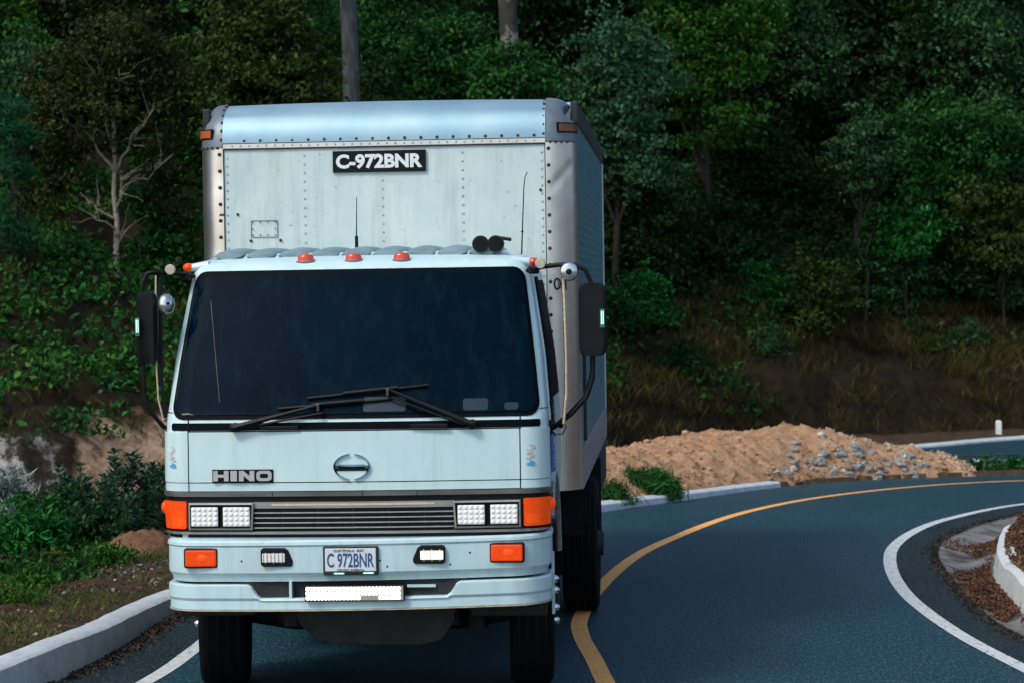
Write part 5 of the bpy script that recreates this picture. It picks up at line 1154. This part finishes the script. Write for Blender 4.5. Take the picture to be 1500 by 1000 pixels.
for k, (px, Y, lab) in enumerate(((40,18.3,'small green weed on the verge left of the kerb bend'),(105,18.9,'low green weed halfway along the left verge'),(70,19.8,'green weed in front of the feathery bush'),(165,20.2,'green weed at the foot of the reddish soil hump'),(20,19.2,'leafy green weed at the left edge of the verge'))):
    small_bush('verge_weed', lab, px, Y, .11, .15, ('bright','green','olive','green','green')[k], .05, .02, 26, 36, 'weed')
# dried flower head over the shrubs
x = at(88, 745, 22.6)[0]; rt = empty('dried_flower', (x, 22.6, hz(x, 22.6))); tag(rt, 'dried grey brown flower head above the left shrubs', 'flower')
M = MB(); hh = float(at(88, 742, 22.6)[2]) - hz(x, 22.6); M.tube([(0,0,-.05),(.03,0,hh*.5),(0,0,hh)], .006, 5); M.build('stem', BARK['brown'], rt)
Cn = RNG.normal(size=(160,3))*[.10,.06,.018] + [0,0,hh]; V, F = leaf_geo(Cn, .035, .02, .8); fastmesh('flower_head', V, F, pm('dried_petal', (.12,.10,.08), (.24,.21,.17), 3, rough=.8, island=.4), rt)

# soil hump and loose ground on the left verge
M = MB(); c = at(205, 815, 20.9); zc = hz(c[0], 20.9)
L_ = []
for r in np.linspace(1, 0, 16):
    row = []
    for t in np.linspace(0, 2*PI, 48, endpoint=False):
        x, y = c[0] + r*.36*math.cos(t), 20.9 + r*.42*math.sin(t); row.append((x, y, hz(x, y) - .03 + .20*(1-r*r)**1.2 + .05*(1-r)*fbm(x*5, y*5, 1) + .015*fbm(x*20, y*20, 2)))
    L_.append(row)
M.loft(L_, cap=False); tag(M.build('soil_hump', pm('hump_soil', (.085,.038,.018), (.19,.09,.045), 8, rough=.95, bump=.8, bscale=30, c3=(.16,.13,.06), s3=6, t3=(.55,.65)), smooth=60), 'small reddish brown soil hump on the verge left of the truck bumper', 'soil heap')
def flakes(name, P, mat, L, Wd, bias=1.6):
    V, F = leaf_geo(P, L, Wd, bias, rng=rg); o = fastmesh(name, V, F, mat); o['kind'] = 'stuff'; return o
verge = []
kv = K[(K[:,1] > 14) & (K[:,1] < 23)]; kvn = nrm2(kv)
def verge_pts(nn, a, b, keep=lambda x, y: True):
    i_ = rg.integers(0, len(kv), nn); q = rg.uniform(a, b, nn); i_ = np.minimum(i_, len(kv)-2); fq = rg.random((nn,1)); P = kv[i_]*(1-fq)+kv[i_+1]*fq + kvn[i_]*q[:,None]; ok = np.array([keep(x, y) for x, y in P]); P = P[ok]; return np.c_[P, terrain_h(P[:,0], P[:,1])]
stones('gravel', verge_pts(2600, .35, 2.0, lambda x, y: y > 18 and nz_(x, y, 1.2, 3) > -.2), .005, .013, pm('gravel_stone', (.09,.085,.08), (.24,.23,.22), 4, rough=.9, island=.4))
stones('pebbles', verge_pts(420, .3, 4, lambda x, y: True), .006, .018, pm('pebble_brown', (.14,.09,.06), (.30,.22,.16), 4, rough=.9, island=.4))
flakes('leaf_litter', verge_pts(9000, .3, 4.5), pm('litter_brown', (.04,.025,.014), (.12,.075,.04), 2, rough=.9, island=.6), .035, .014, .8)
P = verge_pts(24000, .28, 4.2, lambda x, y: nz_(x, y, 1.1, 7) > .0); V, F = blades(P, .065, .007, rg, .7); o = fastmesh('grass', V, F, pm('grass_blade', (.03,.065,.010), (.095,.125,.028), 1.2, rough=.6, island=.5, spec=.1, trans=.2)); o['kind'] = 'stuff'
P = verge_pts(9000, .3, 5, lambda x, y: nz_(x, y, 1.3, 11) > .05); V, F = blades(P, .075, .007, rg, .9); o = fastmesh('dry_grass', V, F, LEAF['dry']); o['kind'] = 'stuff'
# dark leaf muck along the foot of the left kerb and in the gutter
i_ = rg.integers(0, len(kv), 9000); q = -np.abs(rg.normal(size=9000))*.07 - .015; i_ = np.minimum(i_, len(kv)-2); fq = rg.random((len(i_),1)); P = kv[i_]*(1-fq)+kv[i_+1]*fq + kvn[i_]*q[:,None]; P = P[(np.array([nz_(x, y, 2.2, 2) for x, y in P]) > -.25)]
flakes('gutter_muck', np.c_[P, z0(P[:,1]) + rg.uniform(.006, .03, len(P))], pm('muck_dark', (.012,.010,.008), (.05,.035,.025), 2, rough=.9, island=.6), .02, .012, .8)
ga = resample(ER, 300); gb = resample(WB, 300); ok = (ga[:,1] > 13) & (ga[:,1] < 26); ga, gb = ga[ok], gb[ok]
i_ = rg.integers(0, len(ga)-1, 26000); u = rg.beta(2.6, 1.3, 26000); fq = rg.random((26000,1)); P = (ga[i_]*(1-fq)+ga[i_+1]*fq)*(1-u[:,None]) + (gb[i_]*(1-fq)+gb[i_+1]*fq)*u[:,None]
ok = np.array([nz_(x, y, .8, 5)*.8 + .55*nz_(x, y, 4.5, 9) + .55*(uu-.55) + .35*float(sstep(20.5, 17.5, y)) > .16 for (x, y), uu in zip(P, u)]); P, u = P[ok], u[ok]
flakes('gutter_leaves', np.c_[P, z0(P[:,1]) + np.interp(u, Tq, prof) + rg.uniform(.004, .03, len(P))], pm('litter_red', (.05,.022,.012), (.15,.065,.035), 2, rough=.9, island=.6), .022, .013, .9)
wv = WB[(WB[:,1] > 13) & (WB[:,1] < 27)]; wn = -nrm2(wv)
i_ = rg.integers(0, len(wv), 26000); q = np.r_[rg.uniform(.11, .3, 12000), rg.uniform(.11, 2.2, 14000)]; i_ = np.minimum(i_, len(wv)-2); fq = rg.random((len(i_),1)); P = wv[i_]*(1-fq)+wv[i_+1]*fq + wn[i_]*q[:,None]
flakes('bank_litter', np.c_[P, np.maximum(terrain_h(P[:,0], P[:,1]), z0(P[:,1]) + .195 + .01*rg.random(len(P))) + rg.uniform(.0, .03, len(P))], pm('litter_bank', (.06,.028,.015), (.17,.085,.045), 2, rough=.9, island=.6), .03, .015, .7)
i_ = rg.integers(0, len(ga), 7000); off = np.abs(rg.normal(size=7000))*.05; gn = nrm2(ga); fq = rg.random((7000,1)); i_ = np.minimum(i_, len(ga)-2); P = ga[i_]*(1-fq)+ga[i_+1]*fq + gn[i_]*(off[:,None]-.05)
flakes('edge_muck', np.c_[P, z0(P[:,1]) + rg.uniform(.004, .015, len(P))], pm('muck_edge', (.012,.010,.009), (.04,.03,.022), 2, rough=.9, island=.6), .018, .011, .9)
